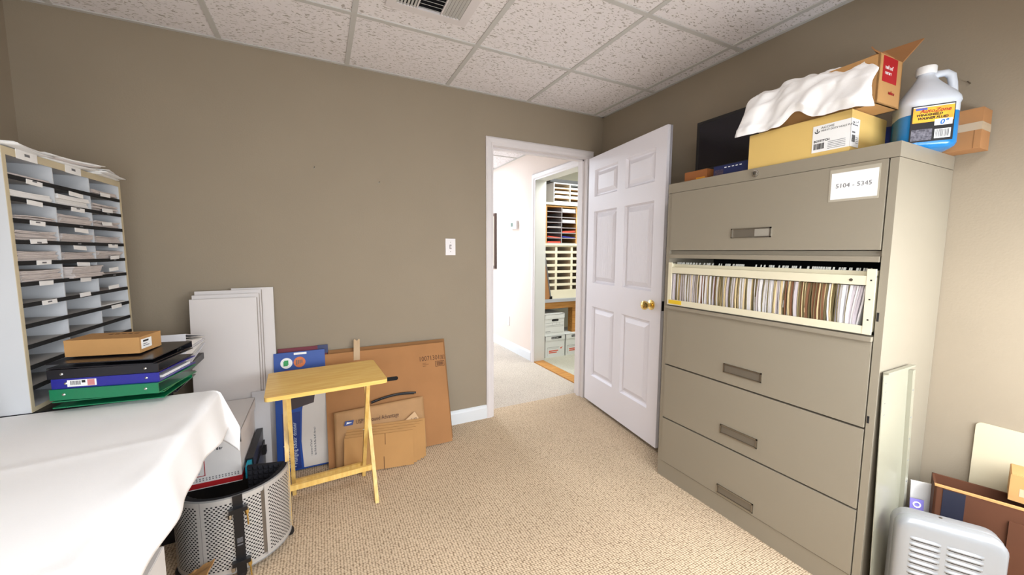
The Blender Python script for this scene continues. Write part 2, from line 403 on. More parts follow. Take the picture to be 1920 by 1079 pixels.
baseboard('baseboard_right', 'white baseboard along the right wall', 'y', YF, -.02, 0, -1)
baseboard('baseboard_left', 'white baseboard along the left wall', 'y', YF, -.014, XL, 1)
baseboard('baseboard_hall', 'white baseboard along the hallway wall', 'y', SY1 + .075, HY, 0, -1, .112)

# ------------------------------------------------------------------ six panel door
hx, hy = -.1741, -.0578; DWD = .884; DZ0, DZ1 = .028, 1.986
ang = math.atan2(-.933 - hy, -.2957 - hx)
door = thing('door_1', 'white six panel door standing open into the room', 'door', (hx, hy, 0), (0, 0, ang), kind='structure')
# local: +x along the leaf from the hinge, -y faces the room side seen, thickness to +y
us = [0, .09, .394, .488, .788, DWD]; zs = [DZ0, .25, .816, 1.004, 1.565, 1.678, 1.882, DZ1]
T = .036
def raised(bm, x0, x1, z0, z1):
    # recessed moulding ring then a raised centre field, on the room face (y=0)
    def ring(i, y): return [(x0 + i, y, z0 + i), (x1 - i, y, z0 + i), (x1 - i, y, z1 - i), (x0 + i, y, z1 - i)]
    rs = [ring(0, 0), ring(.011, .0165), ring(.020, .017), ring(.050, .003)]
    R = [[bm.verts.new(v) for v in r] for r in rs]
    for a, b in zip(R, R[1:]):
        for k in range(4): bm.faces.new((a[k], a[(k + 1) % 4], b[(k + 1) % 4], b[k]))
    bm.faces.new(R[-1])
bm = bmesh.new()
for i in range(5):
    for j in range(7):
        if i in (1, 3) and j in (1, 3, 5): continue
        vs = [bm.verts.new(v) for v in ((us[i], 0, zs[j]), (us[i + 1], 0, zs[j]), (us[i + 1], 0, zs[j + 1]), (us[i], 0, zs[j + 1]))]
        bm.faces.new(vs)
for q in (((0, 0), (DWD, 0)), ):
    box(bm, 0, DWD, .0185, T, DZ0, DZ1)
    for a in ((0, .001, DZ0, DZ1), (DWD - .001, DWD, DZ0, DZ1)): box(bm, a[0], a[1], 0.0002, T, a[2], a[3])
    box(bm, 0, DWD, .0002, T, DZ0, DZ0 + .001); box(bm, 0, DWD, .0002, T, DZ1 - .001, DZ1)
flip = Matrix.Scale(-1, 4, (0, 1, 0))
door_side = 1   # room face normal
bmesh.ops.remove_doubles(bm, verts=bm.verts, dist=.00005)
obj('leaf', bm, m_door, door)
for i in (1, 3):
    for j in (1, 3, 5):
        bm = bmesh.new(); raised(bm, us[i], us[i + 1], zs[j], zs[j + 1])
        obj('door_panel', bm, m_grain if j == 3 else m_door, door)
bm = bmesh.new()
lathe(bm, [(.001, 0), (.031, 0), (.031, -.006), (.013, -.009), (.0115, -.028), (.016, -.034), (.026, -.042), (.029, -.052), (.026, -.062), (.016, -.068), (.002, -.069)], 24, (.80, -.0005, .922), 'y')
obj('door_knob', bm, m_brass, door, smooth=40)
obj('latch_plate', B(DWD - .0005, DWD + .0015, .006, .030, .895, .955), m_black, door)
for z in (.22, 1.0, 1.78):
    bm = bmesh.new(); lathe(bm, [(.001, -.045), (.007, -.045), (.007, .045), (.001, .045)], 10, (-.004, T + .004, z)); obj('hinge', bm, m_brass, door, smooth=40)
# ------------------------------------------------------------------ things on the walls and ceiling
t = thing('light_switch', 'white toggle light switch plate on the beige wall left of the doorway', 'switch', (-1.311, 0, 1.281))
obj('plate', B(-.035, .035, -.006, 0, -.057, .057), m_white, t, bevel=.003, seg=2)
bm = bmesh.new(); prism(bm, [(-.006, -.012), (-.006, .012), (-.018, .004), (-.017, -.006)], 'x', -.005, .005); obj('toggle', bm, m_white, t)
obj('toggle_slot', B(-.007, .007, -.0065, -.004, -.014, .016), m_inkgrey, t)
for z in (-.032, .032):
    bm = bmesh.new(); lathe(bm, [(.001, -.0075), (.003, -.0072), (.003, -.005), (.001, -.005)], 10, (0, 0, z), 'y'); obj('screw', bm, m_steel, t)
t = thing('thermostat', 'white square thermostat with small display on the hallway wall', 'thermostat', (0, 1.575, 1.565))
obj('housing', B(-.028, 0, -.085, .085, -.045, .05), m_white, t, bevel=.004)
obj('display', B(-.0295, -.027, .005, .06, -.015, .03), mat('lcd grey', (110, 130, 120), .3), t)
t = thing('wall_outlet', 'white duplex power outlet low on the hallway wall', 'outlet', (0, 1.75, .372))
obj('plate', B(-.006, 0, -.036, .036, -.058, .058), m_white, t, bevel=.003)
for z in (-.022, .022): obj('receptacle', B(-.0075, -.004, -.016, .016, z - .014, z + .014), m_label, t, bevel=.003)
t = thing('picture_frame', 'dark brown framed picture hanging on the hallway wall, edge on', 'picture', (0, 2.40, 1.02))
obj('frame', B(-.022, -.002, -.29, .29, 0, .74), mat('dark brown wood', (58, 36, 26), .4), t, bevel=.004)
obj('print', B(-.0235, -.021, -.25, .25, .04, .70), mat('muted print', (170, 160, 140), .5), t)
for i, (x, z, lab) in enumerate(((-2.13, 1.735, 'bent nail in the beige wall, the left of two'), (-1.77, 1.68, 'bent nail in the beige wall above and left of the light switch'))):
    bm = bmesh.new(); tube(bm, [(0, 0, 0), (0, -.012, .001), (.002, -.016, .006)], .0022, 6); lathe(bm, [(.0005, -.0005), (.005, -.0005), (.005, 0), (.0005, 0)], 8, (0, 0, 0), 'y')
    tag(obj('nail', bm, m_steel, loc=(x, 0, z)), lab, 'nail')
bm = bmesh.new(); tube(bm, [(0, 0, 0), (-.014, 0, .001), (-.018, .003, .005)], .0022, 6)
tag(obj('nail', bm, m_steel, loc=(0, -2.02, 1.86)), 'small nail in the right wall above the jug', 'nail')
# ceiling register
t = thing('air_vent', 'white louvred air vent in a ceiling tile', 'vent', (-1.632, -.885, H))
bm = bmesh.new()
o_, i_ = .185, .145
for a in ((-o_, o_, -o_, -i_), (-o_, o_, i_, o_), (-o_, -i_, -i_, i_), (i_, o_, -i_, i_)): box(bm, *a, -.008, .004)
box(bm, .052, .058, -i_, i_, -.008, .0); box(bm, -.058, -.052, -i_, i_, -.008, 0)
obj('frame', bm, m_white, t, bevel=.002)
obj('duct_shade', B(-i_, i_, -i_, i_, .0025, .0035), m_dark, t)  # dark sheet in place of the shade inside the duct
for s in (-1, 1):
    for k in range(6):
        x = s * (.066 + .0145 * k)
        obj('slat', B(-.006, .006, -i_, i_, -.0006, .0006), m_grid, t, loc=(x, 0, -.004), rot=(0, s * .5, 0))
for k in range(11):
    obj('slat', B(-.052, .052, -.009, .009, -.0006, .0006), m_grid, t, loc=(0, -.13 + .026 * k, -.004), rot=(.55, 0, 0))
# ------------------------------------------------------------------ lateral file cabinet
CX, CY, CW, CD, CH = -.455, -1.098, .9045, .455, 1.606
cab = thing('file_cabinet', 'tall putty coloured lateral file cabinet with one drawer row open', 'cabinet', (CX, CY, 0))
# local: x 0 (front) .. CD ; y 0 .. -CW ; z
CD = .452
bm = bmesh.new()
s_ = .022
box(bm, 0, CD, -s_, 0, 0, CH - .05); box(bm, 0, CD, -CW, -CW + s_, 0, CH - .05)
box(bm, CD - .02, CD, -CW + s_, -s_, 0, CH - .05)
box(bm, 0, CD - .02, -CW + s_, -s_, 0, .088)
box(bm, .012, CD - .02, -CW + s_, -s_, .94, .968); box(bm, .012, CD - .02, -CW + s_, -s_, 1.237, 1.257)
for z in (.335, .634): box(bm, .02, CD - .02, -CW + s_, -s_, z, z + .012)
obj('body', bm, m_cab, cab)
obj('top_cap', B(-.001, CD, -CW - .001, .001, CH - .048, CH), m_cab, cab, bevel=.003, seg=2)
obj('cavity_shade', B(.36, .362, -CW + s_, -s_, .97, 1.236), m_dark, cab)  # dark sheet standing in for the shade deep in the drawer row
rows = [(.092, .338), (.346, .638), (.646, .948), (1.260, 1.556)]
for k, (z0, z1) in enumerate(rows):
    d = obj('drawer', B(-.004, .03, -CW + .026, -.024, z0, z1), m_cab, cab, bevel=.0025, seg=2)
    zc = {0: .124, 1: .422, 2: .716, 3: 1.334}[k]
    y0, y1 = -.532, -.362
    bm = bmesh.new()
    for a in ((y0, y1, zc - .021, zc - .017), (y0, y1, zc + .016, zc + .021), (y0, y0 + .005, zc - .021, zc + .021), (y1 - .005, y1, zc - .021, zc + .021)): box(bm, -.009, -.003, a[0], a[1], a[2], a[3])
    obj('handle', bm, m_chrome if k == 3 else m_steel, d, bevel=.001)
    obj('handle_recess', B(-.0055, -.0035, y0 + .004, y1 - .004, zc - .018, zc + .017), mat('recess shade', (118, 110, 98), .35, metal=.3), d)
    if k == 3: obj('handle_grip', B(-.008, -.004, y0 + .006, y0 + .066, zc - .015, zc + .015), mat('grey handle grip', (176, 170, 158), .3, metal=.3), d)
    if k == 3:
        obj('label_sleeve', B(-.0055, -.004, -.862, -.722, 1.432, 1.545), mat('clear sleeve', (176, 168, 152), .12), d)
        obj('label_card', B(-.0064, -.005, -.858, -.728, 1.440, 1.532), m_label, d)
        text('lettering', '5104 - 5345', .021, d, (-.0068, -.793, 1.479), LEFTF, m_inkgrey, 'CENTER')
bm = bmesh.new(); lathe(bm, [(.0005, -.010), (.010, -.010), (.011, -.006), (.014, -.005), (.015, 0), (.0005, 0)], 20, (-.001, -.45, 1.583), 'x')
obj('lock', bm, m_chrome, cab, smooth=40)
bm = bmesh.new(); box(bm, -.013, -.0105, -.4515, -.4485, 1.578, 1.588); obj('lock_slot', bm, m_dark, cab)
obj('retracted_door', B(-.002, .34, -CW + .03, -.026, 1.222, 1.2345), m_cab, cab, bevel=.001)
obj('retracted_door_lip', B(-.006, .012, -CW + .026, -.024, 1.219, 1.238), m_cab, cab, bevel=.003)
obj('drawer_lip', B(-.016, .03, -CW + .024, -.022, .950, .966), m_cab, cab, bevel=.004, seg=2)
obj('side_slot', B(-.001, .0008, -CW + .014, -CW + .020, 1.02, 1.05), m_dark, cab)
obj('side_slot', B(-.001, .0008, -CW + .014, -CW + .020, .665, .69), m_dark, cab)
# the open tray
tr = obj('drawer_tray', B(-.004, .35, -CW + .03, -.028, .976, .982), m_cablight, cab)
bm = bmesh.new()
box(bm, -.008, -.004, -CW + .03, -.028, .972, 1.0); obj('tray_rail', bm, m_cablight, tr, bevel=.001)
bm = bmesh.new()
box(bm, -.008, -.003, -CW + .03, -.028, 1.140, 1.172); box(bm, -.003, .03, -CW + .03, -.028, 1.168, 1.172)
box(bm, .026, .030, -CW + .03, -.028, 1.17, 1.187)
obj('tray_rail', bm, m_cablight, tr, bevel=.001)
for y in (-.0305, -CW + .0325): obj('tray_side', B(-.006, .35, y - .0025, y + .0025, .976, 1.19), m_cablight, tr)
obj('tray_post', B(-.009, -.004, -CW + .028, -CW + .052, .972, 1.196), m_cablight, tr, bevel=.001)
obj('tray_post', B(-.009, -.004, -.048, -.026, .972, 1.196), m_cablight, tr, bevel=.001)
obj('tray_sticker', B(-.0095, -.0075, -.115, -.035, .978, .998), mat('yellow sticker', (228, 190, 40), .5), tr)
for z in (1.02, 1.09, 1.155): obj('post_hole', B(-.0095, -.0088, -CW + .037, -CW + .042, z, z + .005), m_dark, tr)
bm = bmesh.new(); lathe(bm, [(.0005, -.0095), (.005, -.0095), (.0055, -.008), (.0005, -.008)], 12, (0, -.81, 1.156), 'x'); obj('rail_screw', bm, m_steel, tr)
# hanging files
fcols = {'white': (mat('file white', (232, 230, 232), .8), 'white paper file hanging in the open cabinet drawer row'),
         'manila': (mat('file manila', (222, 200, 154), .8), 'manila buff file hanging in the open cabinet drawer row'),
         'olive': (mat('file olive', (112, 100, 68), .85), 'olive green file hanging in the open cabinet drawer row'),
         'brown': (mat('file brown', (128, 88, 62), .85), 'reddish brown file hanging in the open cabinet drawer row'),
         'lilac': (mat('file lilac', (206, 198, 204), .8), 'pale lilac grey file hanging in the open cabinet drawer row')}
m_tab = mat('plastic tab', (236, 236, 230), .3)
FILES = []; y = -.045; tabrng = random.Random(3); idx = 0
cyc = ['white', 'manila', 'lilac', 'olive', 'white', 'brown', 'manila', 'white', 'olive', 'white', 'manila', 'lilac', 'olive']
def strip(bm, pts, th, x0, x1):
    """paper edge that bows in y as it goes up: pts = [(dy, z)]"""
    for (a, za), (b, zb) in zip(pts, pts[1:]):
        vs = [bm.verts.new(v) for v in ((x0, a, za), (x1, a, za), (x1, a - th, za), (x0, a - th, za), (x0, b, zb), (x1, b, zb), (x1, b - th, zb), (x0, b - th, zb))]
        for f in ((3, 2, 1, 0), (4, 5, 6, 7), (0, 1, 5, 4), (1, 2, 6, 5), (2, 3, 7, 6), (3, 0, 4, 7)): bm.faces.new([vs[i] for i in f])
while y > -CW + .055:
    k = random.choice(cyc) if idx > 2 else 'lilac'
    th = random.uniform(.0035, .009) * (1.25 if k in ('white', 'lilac') else .8)
    if y < -CW + .30 and y > -CW + .15 and random.random() < .6: k = random.choice(['olive', 'brown', 'manila'])
    if y < -CW + .13: k = random.choice(['white', 'white', 'lilac'])
    m_, lab = fcols[k]
    lean = random.uniform(-.004, .004)
    if y < -CW + .13: lean = -.02 * (-CW + .13 - y) / .08
    bow = random.uniform(.0, .005)
    FILES.append(k); n_ = len(FILES); od = str(n_) + ('th' if 10 < n_ % 100 < 14 else {1: 'st', 2: 'nd', 3: 'rd'}.get(n_ % 10, 'th'))
    f = thing('hanging_file', lab.replace('hanging in the', '%s from the door end of the' % od), 'file', (CX, CY + y, .983), group='files in the open drawer row')
    bm = bmesh.new(); strip(bm, [(0 - lean, .001), (bow - lean * .6, .05), (bow - lean * .2, .10), (lean * .0, .153)], th, .001 + random.uniform(0, .006), .30)
    ns = max(1, int(th / .0028))
    obj('file_sheets', bm, m_, f)
    if th > .006:
        bm = bmesh.new(); strip(bm, [(-lean + .0009, .001), (bow - lean * .6 + .0009, .05), (bow - lean * .2 + .0009, .10), (.0009, .156)], .0008, .0005, .30)
        obj('file_jacket', bm, fcols['olive' if k != 'olive' else 'manila'][0], f)
    if tabrng.random() < .62:
        bm = bmesh.new(); prism(bm, [(0, .186), (.0, .208), (.006, .222), (.008, .222), (.004, .186)], 'y', -th * .9, -.0005); obj('file_tab', bm, m_tab, f, loc=(.030, 0, -.008))
    y -= th + random.uniform(.0003, .0022); idx += 1

# ------------------------------------------------------------------ on top of the cabinet
def carton(name, label, size, loc, rz, m, cat='box', seam=True, tape=None):
    w, d, h = size
    t = thing(name, label, cat, loc, (0, 0, rz))
    bm = bmesh.new(); box(bm, -w / 2, w / 2, -d / 2, d / 2, 0, h)
    obj('carton_walls', bm, m, t, bevel=.003, seg=2)
    if seam:
        obj('top_flap', B(-w / 2 + .002, w / 2 - .002, -d / 2 + .002, -.001, h, h + .002), m, t)
        obj('top_flap', B(-w / 2 + .002, w / 2 - .002, .001, d / 2 - .002, h, h + .002), m, t)
    if tape: obj('tape', B(-w / 2 - .0005, w / 2 + .0005, -.025, .025, h + .002, h + .0026), tape, t)
    return t
# yellow carton: y -1.866..-1.512, x -.45..-.19
yb = carton('yellow_carton', 'yellow kraft carton with white shipping label on top of the cabinet', (.262, .355, .141), (-.318, -1.688, CH), 0, m_yellowbox)
yl = obj('shipping_label', B(-.1325, -.131, -.1785, -.062, .016, .112), m_label, yb)
obj('shipping_label', B(-.1325, -.075, -.1792, -.1778, .016, .112), m_label, yb)
text('lettering', 'ACCME', .011, yl, (-.1328, -.088, .098), LEFTF, m_ink, sx=1.1)
text('lettering', 'HEAVY DUTY HOLE PUNCH', .0088, yl, (-.1328, -.088, .088), LEFTF, m_ink)
text('lettering', 'BOSTITCH', .0105, yl, (-.1328, -.067, .052), LEFTF, m_ink, bold=.0003)
bm = bmesh.new()
rr = random.Random(5); yy = -.068
while yy > -.10:
    wd = rr.uniform(.0006, .0022); box(bm, -.1332, -.1322, yy - wd, yy, .026, .047); yy -= wd + rr.uniform(.0007, .0018)
obj('barcode', bm, m_ink, yl)
bm = bmesh.new()
for i in range(5): box(bm, -.1330, -.1324, -.165, -.112, .022 + .006 * i, .0235 + .006 * i)
obj('fine_print', bm, m_inkgrey, yl)
bm = bmesh.new(); tube(bm, [(-.1327, -.069 - .007 + .007 * math.cos(a), .092 + .007 * math.sin(a)) for a in [PI + PI * k / 8 for k in range(9)]], .0013, 6)
tube(bm, [(-.1327, -.076, .088), (-.1327, -.076, .100)], .0012, 6); obj('emblem', bm, m_ink, yl)
bm = bmesh.new(); yy = -.125
while yy < -.105: 
    wd = rr.uniform(.001, .002); box(bm, yy, yy + wd, -.1796, -.179, .032, .056); yy += wd + .0014
obj('barcode', bm, m_ink, yl)
bm = bmesh.new()
for i in range(4): box(bm, -.098, -.080, -.1796, -.179, .03 + .006 * i, .0315 + .006 * i)
box(bm, -.126, -.104, -.1796, -.179, .062, .068); box(bm, -.125, -.088, -.1796, -.179, .088, .092); box(bm, -.125, -.112, -.1796, -.179, .097, .101)
obj('fine_print', bm, m_inkgrey, yl)
# red labelled open carton under the cloth
t = thing('open_carton', 'torn brown carton with red label under the white cloth on the cabinet', 'box', (-.354, -1.742, CH + .1445), (0, 0, -.04))
w, d, h = .15, .37, .158
bm = bmesh.new()
for a in ((-w / 2, w / 2, -d / 2, -d / 2 + .005, 0, h), (-w / 2, w / 2, d / 2 - .005, d / 2, 0, h), (-w / 2, -w / 2 + .005, -d / 2, d / 2, 0, h), (w / 2 - .005, w / 2, -d / 2, d / 2, 0, h), (-w / 2, w / 2, -d / 2, d / 2, 0, .005)): box(bm, *a)
obj('carton_walls', bm, m_card2, t, bevel=.002)
obj('red_label', B(-w / 2 + .022, w / 2 - .035, -d / 2 - .0012, -d / 2 + .002, .075, h - .002), m_red, t)
scribble('faded_print', 6, .050, .013, t, (-.040, -d / 2 - .0014, .116), FRONT, m_label, 3)
scribble('faded_print', 6, .042, .012, t, (-.040, -d / 2 - .0014, .099), FRONT, m_label, 4)
scribble('faded_print', 6, .036, .012, t, (-.006, -d / 2 - .0014, .038), FRONT, m_red, 5)
def flap(pts, th=.004):
    bm = bmesh.new(); A = [bm.verts.new(p) for p in pts]; bm.faces.new(A)
    return bm
bm = flap([(-w / 2, -d / 2, h), (w / 2 - .06, -d / 2, h), (w / 2 - .055, -d / 2 + .03, h + .035), (-.01, -d / 2 + .035, h + .026), (-w / 2 + .02, -d / 2 + .035, h + .04), (-w / 2 + .005, -d / 2 + .02, h + .02)])
obj('flap', bm, m_card, t, solid=.004)
bm = flap([(w / 2, -d / 2, h), (w / 2, -d / 2 + .14, h), (w / 2 + .06, -d / 2 + .12, h + .085), (w / 2 + .075, -d / 2 - .022, h + .085)])
obj('flap', bm, m_card, t, solid=.004)
# blue box behind the yellow carton
t = thing('blue_box', 'dark blue box with a white stripe behind the jug on the cabinet', 'box', (-.12, -1.80, CH))
obj('carton_walls', B(-.055, .085, -.10, .16, 0, .12), mat('dark blue card', (34, 52, 120), .5), t, bevel=.003)
obj('stripe', B(-.0556, -.05, -.1006, .16, .052, .056), m_label, t)
# white cloth bundle
def cl_z(s):   # top height along y
    return 1.908 + .022 * math.sin(PI * min(1, s * 1.2)) - (.05 * (1 - s / .12) ** 2 if s < .12 else 0)
prof = []
def bundle(u, v):
    # u along y (0 far .. 1 near), v across from the front hem over the top to the back hem
    y = -1.478 - .452 * u * (1 - .10 * min(1, max(0, (v - .30) / .12)))
    zt = cl_z(u); zb = 1.747 - .010 * max(0, (u - .8) / .2) + (.040 * math.exp(-((u - .50) / .09) ** 2))
    xf, xb = -.466, -.245
    pts = [(xf - .002, zb), (xf - .012, zb + .03), (xf - .010, zt - .07), (xf + .012, zt - .022), (xf + .06, zt), (xb - .07, zt + .004), (xb - .02, zt - .012), (xb, zt - .05), (xb + .002, zt - .075)]
    k = v * (len(pts) - 1); i = min(int(k), len(pts) - 2); f = k - i; f = f * f * (3 - 2 * f)
    x = pts[i][0] * (1 - f) + pts[i + 1][0] * f; z = pts[i][1] * (1 - f) + pts[i + 1][1] * f
    n1 = noise.noise((x * 9 + 3, y * 11, z * 14)); n2 = noise.noise((x * 22, y * 26 + z * 18, z * 20 + 5))
    n3 = noise.noise((x * 45, y * 40 + z * 30, z * 45))
    amp = .012 * n1 + .010 * n2 + .004 * n3
    fold = .006 * math.sin(34 * y + 26 * z + 3 * n1)
    if u < .08: x += .02 * (1 - u / .08) * (1 if v > .5 else 0)
    return (x - (amp + fold) * (1 if v < .55 else .3), y + .012 * n1 + .006 * (1 - u) * (v < .3) * (1 - v / .3), z + (amp if .3 < v < .8 else .25 * amp))
bm = bmesh.new(); grid(bm, bundle, 70, 56)
def endcap(sgn, u):
    def f(a, b):
        p = Vector(bundle(u, b)); c = Vector((-.36, p.y, 1.82)); q = p.lerp(c, a * .75)
        return (q.x, q.y + sgn * (.014 * math.sin(a * 2.6) + .006 * noise.noise((q.x * 30, a * 4, q.z * 30))), q.z - .02 * a)
    return f
grid(bm, endcap(1, 0), 8, 56)
bmesh.ops.remove_doubles(bm, verts=bm.verts, dist=.0004)
tag(obj('folded_cloth', bm, m_cloth, smooth=70, solid=.003), 'crumpled white cloth bundled over the carton on the cabinet', 'cloth')
# monitor (faces -x)
t = thing('computer_monitor', 'black flat computer monitor standing on the cabinet by the wall', 'monitor', (-.185, -1.30, CH))
obj('screen_housing', B(-.012, .03, -.25, .25, .078, .365), m_black, t, bevel=.006, seg=2)
obj('screen', B(-.0135, -.011, -.232, .232, .108, .349), mat('black glossy screen', (12, 10, 24), .12), t)
obj('stand_neck', B(.0, .028, -.04, .04, .02, .12), m_black, t, bevel=.004)
bm = bmesh.new(); prism(bm, rrect(-.10, .10, -.13, .13, .06), 'z', 0, .02); obj('stand_base', bm, m_black, t, bevel=.004)
obj('brand_mark', B(-.0128, -.0118, -.028, .0, .09, .095), m_inkgrey, t)
t = thing('small_blue_box', 'dark blue box with a row of white dashes below the monitor', 'box', (-.36, -1.415, CH))
obj('carton_walls', B(-.05, .05, -.085, .095, 0, .052), mat('navy card', (24, 34, 84), .5), t, bevel=.003)
for k in range(5): obj('dash', B(-.0508, -.0495, .03 - .018 * k, .040 - .018 * k, .038, .042), m_label, t)
obj('print_patch', B(-.0508, -.0495, .045, .09, .004, .034), mat('dotted navy print', (90, 70, 80), .6, rgb2=(24, 30, 70), vscale=150), t)
t = thing('small_brown_box', 'small brown box with yellow tag below the left end of the monitor', 'box', (-.335, -1.17, CH))
obj('carton_walls', B(-.055, .055, -.10, .03, 0, .058), mat('orange brown card', (158, 96, 48), .8), t, bevel=.002)
obj('yellow_tag', B(-.0565, -.054, -.09, -.04, .0, .022), mat('amber print', (224, 150, 30), .6), t)
# washer fluid jug
t = thing('fluid_jug', 'translucent jug of blue windshield washer fluid with orange label on the cabinet', 'jug', (-.192, -1.968, CH), (0, 0, math.radians(-58)))
m_jug = mat('translucent jug plastic', (206, 212, 222), .35, spec=.5)
m_fluid = mat('blue washer fluid', (20, 122, 190), .25, coat=.3)
def jugring(hw, hd, r, z, cx=0, n=6): return [(x + cx, y, z) for x, y in rrect(-hw, hw, -hd, hd, r, n)]
def loft(bm, rings, mi=lambda k: 0):
    R = [[bm.verts.new(p) for p in r] for r in rings]; n = len(R[0])
    for k, (a, b) in enumerate(zip(R, R[1:])):
        for i in range(n): bm.faces.new((a[i], a[(i + 1) % n], b[(i + 1) % n], b[i])).material_index = mi(k)
    bm.faces.new(R[0][::-1]).material_index = mi(0); bm.faces.new(R[-1]).material_index = mi(len(R) - 2)
lower = [jugring(.062, .062, .04, .0), jugring(.071, .071, .045, .006), jugring(.075, .075, .045, .016), jugring(.075, .075, .045, .118)]
upper = [jugring(.075, .075, .045, .118), jugring(.075, .075, .045, .145), jugring(.078, .077, .045, .155), jugring(.076, .075, .045, .168), jugring(.066, .066, .045, .19, -.001), jugring(.050, .054, .044, .212, -.003), jugring(.034, .038, .033, .235, -.005), jugring(.022, .022, .0215, .258, -.006), jugring(.020, .020, .0195, .272, -.006)]
bm = bmesh.new(); loft(bm, lower); obj('fluid', bm, m_fluid, t, smooth=50)
bm = bmesh.new(); loft(bm, upper); obj('jug_body', bm, m_jug, t, smooth=50)
bm = bmesh.new(); lathe(bm, [(.0005, .265), (.0255, .265), (.0265, .268), (.0265, .288), (.0245, .291), (.0005, .291)], 28, (-.006, 0, 0)); obj('cap', bm, m_label, t, smooth=40)
bm = bmesh.new(); tube(bm, [(.008, 0, .250), (.024, 0, .262), (.044, 0, .262), (.057, 0, .25), (.062, 0, .225), (.065, 0, .195), (.066, 0, .160)], [.011, .012, .012, .0125, .012, .012, .013], 12); obj('jug_handle', bm, m_jug, t, smooth=60)
# label on the local -y face (turned to the room)
LY = -.0752
lb = obj('label', B(-.052, .052, LY - .0008, LY + .002, .022, .142), m_ink, t)
obj('label_panel', B(-.048, .050, LY - .0012, LY, .086, .138), mat('label orange', (246, 150, 50), .5, rgb2=(250, 200, 50), vscale=18), lb)
obj('label_band', B(-.048, .050, LY - .0014, LY, .1355, .1385), m_label, lb)
obj('label_badge', B(-.042, -.014, LY - .0016, LY, .127, .134), mat('label blue', (70, 96, 190), .5), lb)
text('lettering', 'AutoZone', .0175, lb, (-.032, LY - .0017, .117), FRONT, m_red, shear=.25, bold=.0003)
text('lettering', 'WINDSHIELD', .0105, lb, (-.040, LY - .0017, .1065), FRONT, m_ink, shear=.2, bold=.0004)
text('lettering', 'WASHER FLUID', .0105, lb, (-.036, LY - .0017, .0955), FRONT, m_ink, shear=.2, bold=.0004)
obj('label_temperature', B(.006, .048, LY - .0018, LY, .072, .0925), m_label, lb)
text('lettering', '0°', .022, lb, (.018, LY - .0022, .0745), FRONT, mat('zero blue', (24, 110, 200), .5), shear=.2, bold=.0006)
obj('label_text_block', B(-.049, .002, LY - .0014, LY, .027, .064), mat('fine print block', (130, 128, 140), .6, rgb2=(60, 58, 70), vscale=160), lb)
obj('barcode_patch', B(.008, .046, LY - .0014, LY, .030, .060), m_label, lb)
bm = bmesh.new(); xx = .011
while xx < .042: wd = rr.uniform(.0006, .0018); box(bm, xx, xx + wd, LY - .0018, LY, .034, .058); xx += wd + rr.uniform(.0006, .0016)
obj('barcode', bm, m_inkgrey, lb)
# small brown parcel by the jug
t = carton('small_parcel', 'small taped brown parcel with red sticker beside the jug on the cabinet', (.085, .27, .135), (-.062, -1.95, CH + .001), 0, m_card, seam=False)
obj('tape', B(-.0432, .0432, -.1356, .06, .062, .088), mat('clear tape', (190, 168, 140), .2), t)
obj('red_sticker', B(-.0436, -.042, -.075, .0, .062, .108), m_red, t)
obj('flap_seam', B(-.0434, .0434, -.12, -.1185, .002, .062), m_cardedge, t)

# ------------------------------------------------------------------ right corner: panel, heater cover, carton, board
t = thing('metal_shelf_panel', 'pale beige enamelled metal shelf panel standing against the cabinet side', 'panel', (-.343, -2.032, 0), (-.022, 0, .0))
obj('panel_sheet', B(-.108, .108, 0, .002, .0, .852), m_beigepanel, t)
obj('panel_flange', B(.086, .108, -.012, 0, .0, .835), m_beigepanel, t, bevel=.002)
obj('panel_flange', B(-.108, .108, -.012, .0, .846, .852), m_beigepanel, t, bevel=.001)
for z in (.15, .3, .42, .5, .58, .66, .76): obj('panel_slot', B(.094, .101, -.0126, -.0115, z, z + .004), m_inkgrey, t)
for z in (.72, .76, .80, .83): obj('panel_slot', B(-.09, -.082, -.0006, .0, z - .02, z - .018), m_inkgrey, t)
# heater cover
hp1 = Vector((-.455, -2.080)); hp2 = Vector((-.330, -2.294)); hdv = (hp2 - hp1); HWD = hdv.length
t = thing('heater_cover', 'silver louvred wall heater cover standing against the cabinet corner', 'heater', (hp1.x, hp1.y, 0), (0, 0, math.atan2(hdv.y, hdv.x)))
# local: +x along width toward the viewer side, front faces -y local
HZ = .396
def hring(i, y, r): return [(x, y, z) for x, z in rrect(i, HWD - i, 0.0 + i * .5, HZ - i, r, 6)]
bm = bmesh.new()
loft(bm, [hring(0, .062, .045), hring(0, .034, .045), hring(.003, .030, .043)])
obj('back_box', bm, mat('grey heater back', (150, 150, 152), .35, metal=.4), t, smooth=40)
bm = bmesh.new()
loft(bm, [hring(.002, .03, .043), hring(0.002, .008, .043), hring(.006, .002, .04), hring(.014, -.003, .034), hring(.03, -.005, .022)])
obj('front_cover', bm, m_silver, t, smooth=50)
for c in (0, 1):
    for k in range(15):
        z = .335 - .0195 * k
        x0 = (.034, .116)[c]; x1 = (.104, .194)[c]
        bm = bmesh.new()
        grid(bm, lambda a, b: (x0 + (x1 - x0) * a, -.0052 - .0085 * math.sin(PI * min(1, b * .999)) * (math.sin(PI * a) ** .3 if 0 < a < 1 else 0) * (b), z - .011 + .0125 * (1 - b)), 8, 5)
        obj('louvre', bm, m_silver, t, smooth=60)
        obj('louvre_gap', B(x0 + .004, x1 - .004, -.0056, -.0048, z - .0128, z - .011), m_blackm, t)
for x in (HWD * .45,):
    bm = bmesh.new(); lathe(bm, [(.0005, .0), (.004, 0), (.004, .003), (.0005, .0035)], 10, (x, .045, HZ - .001)); obj('screw', bm, m_steel, t)
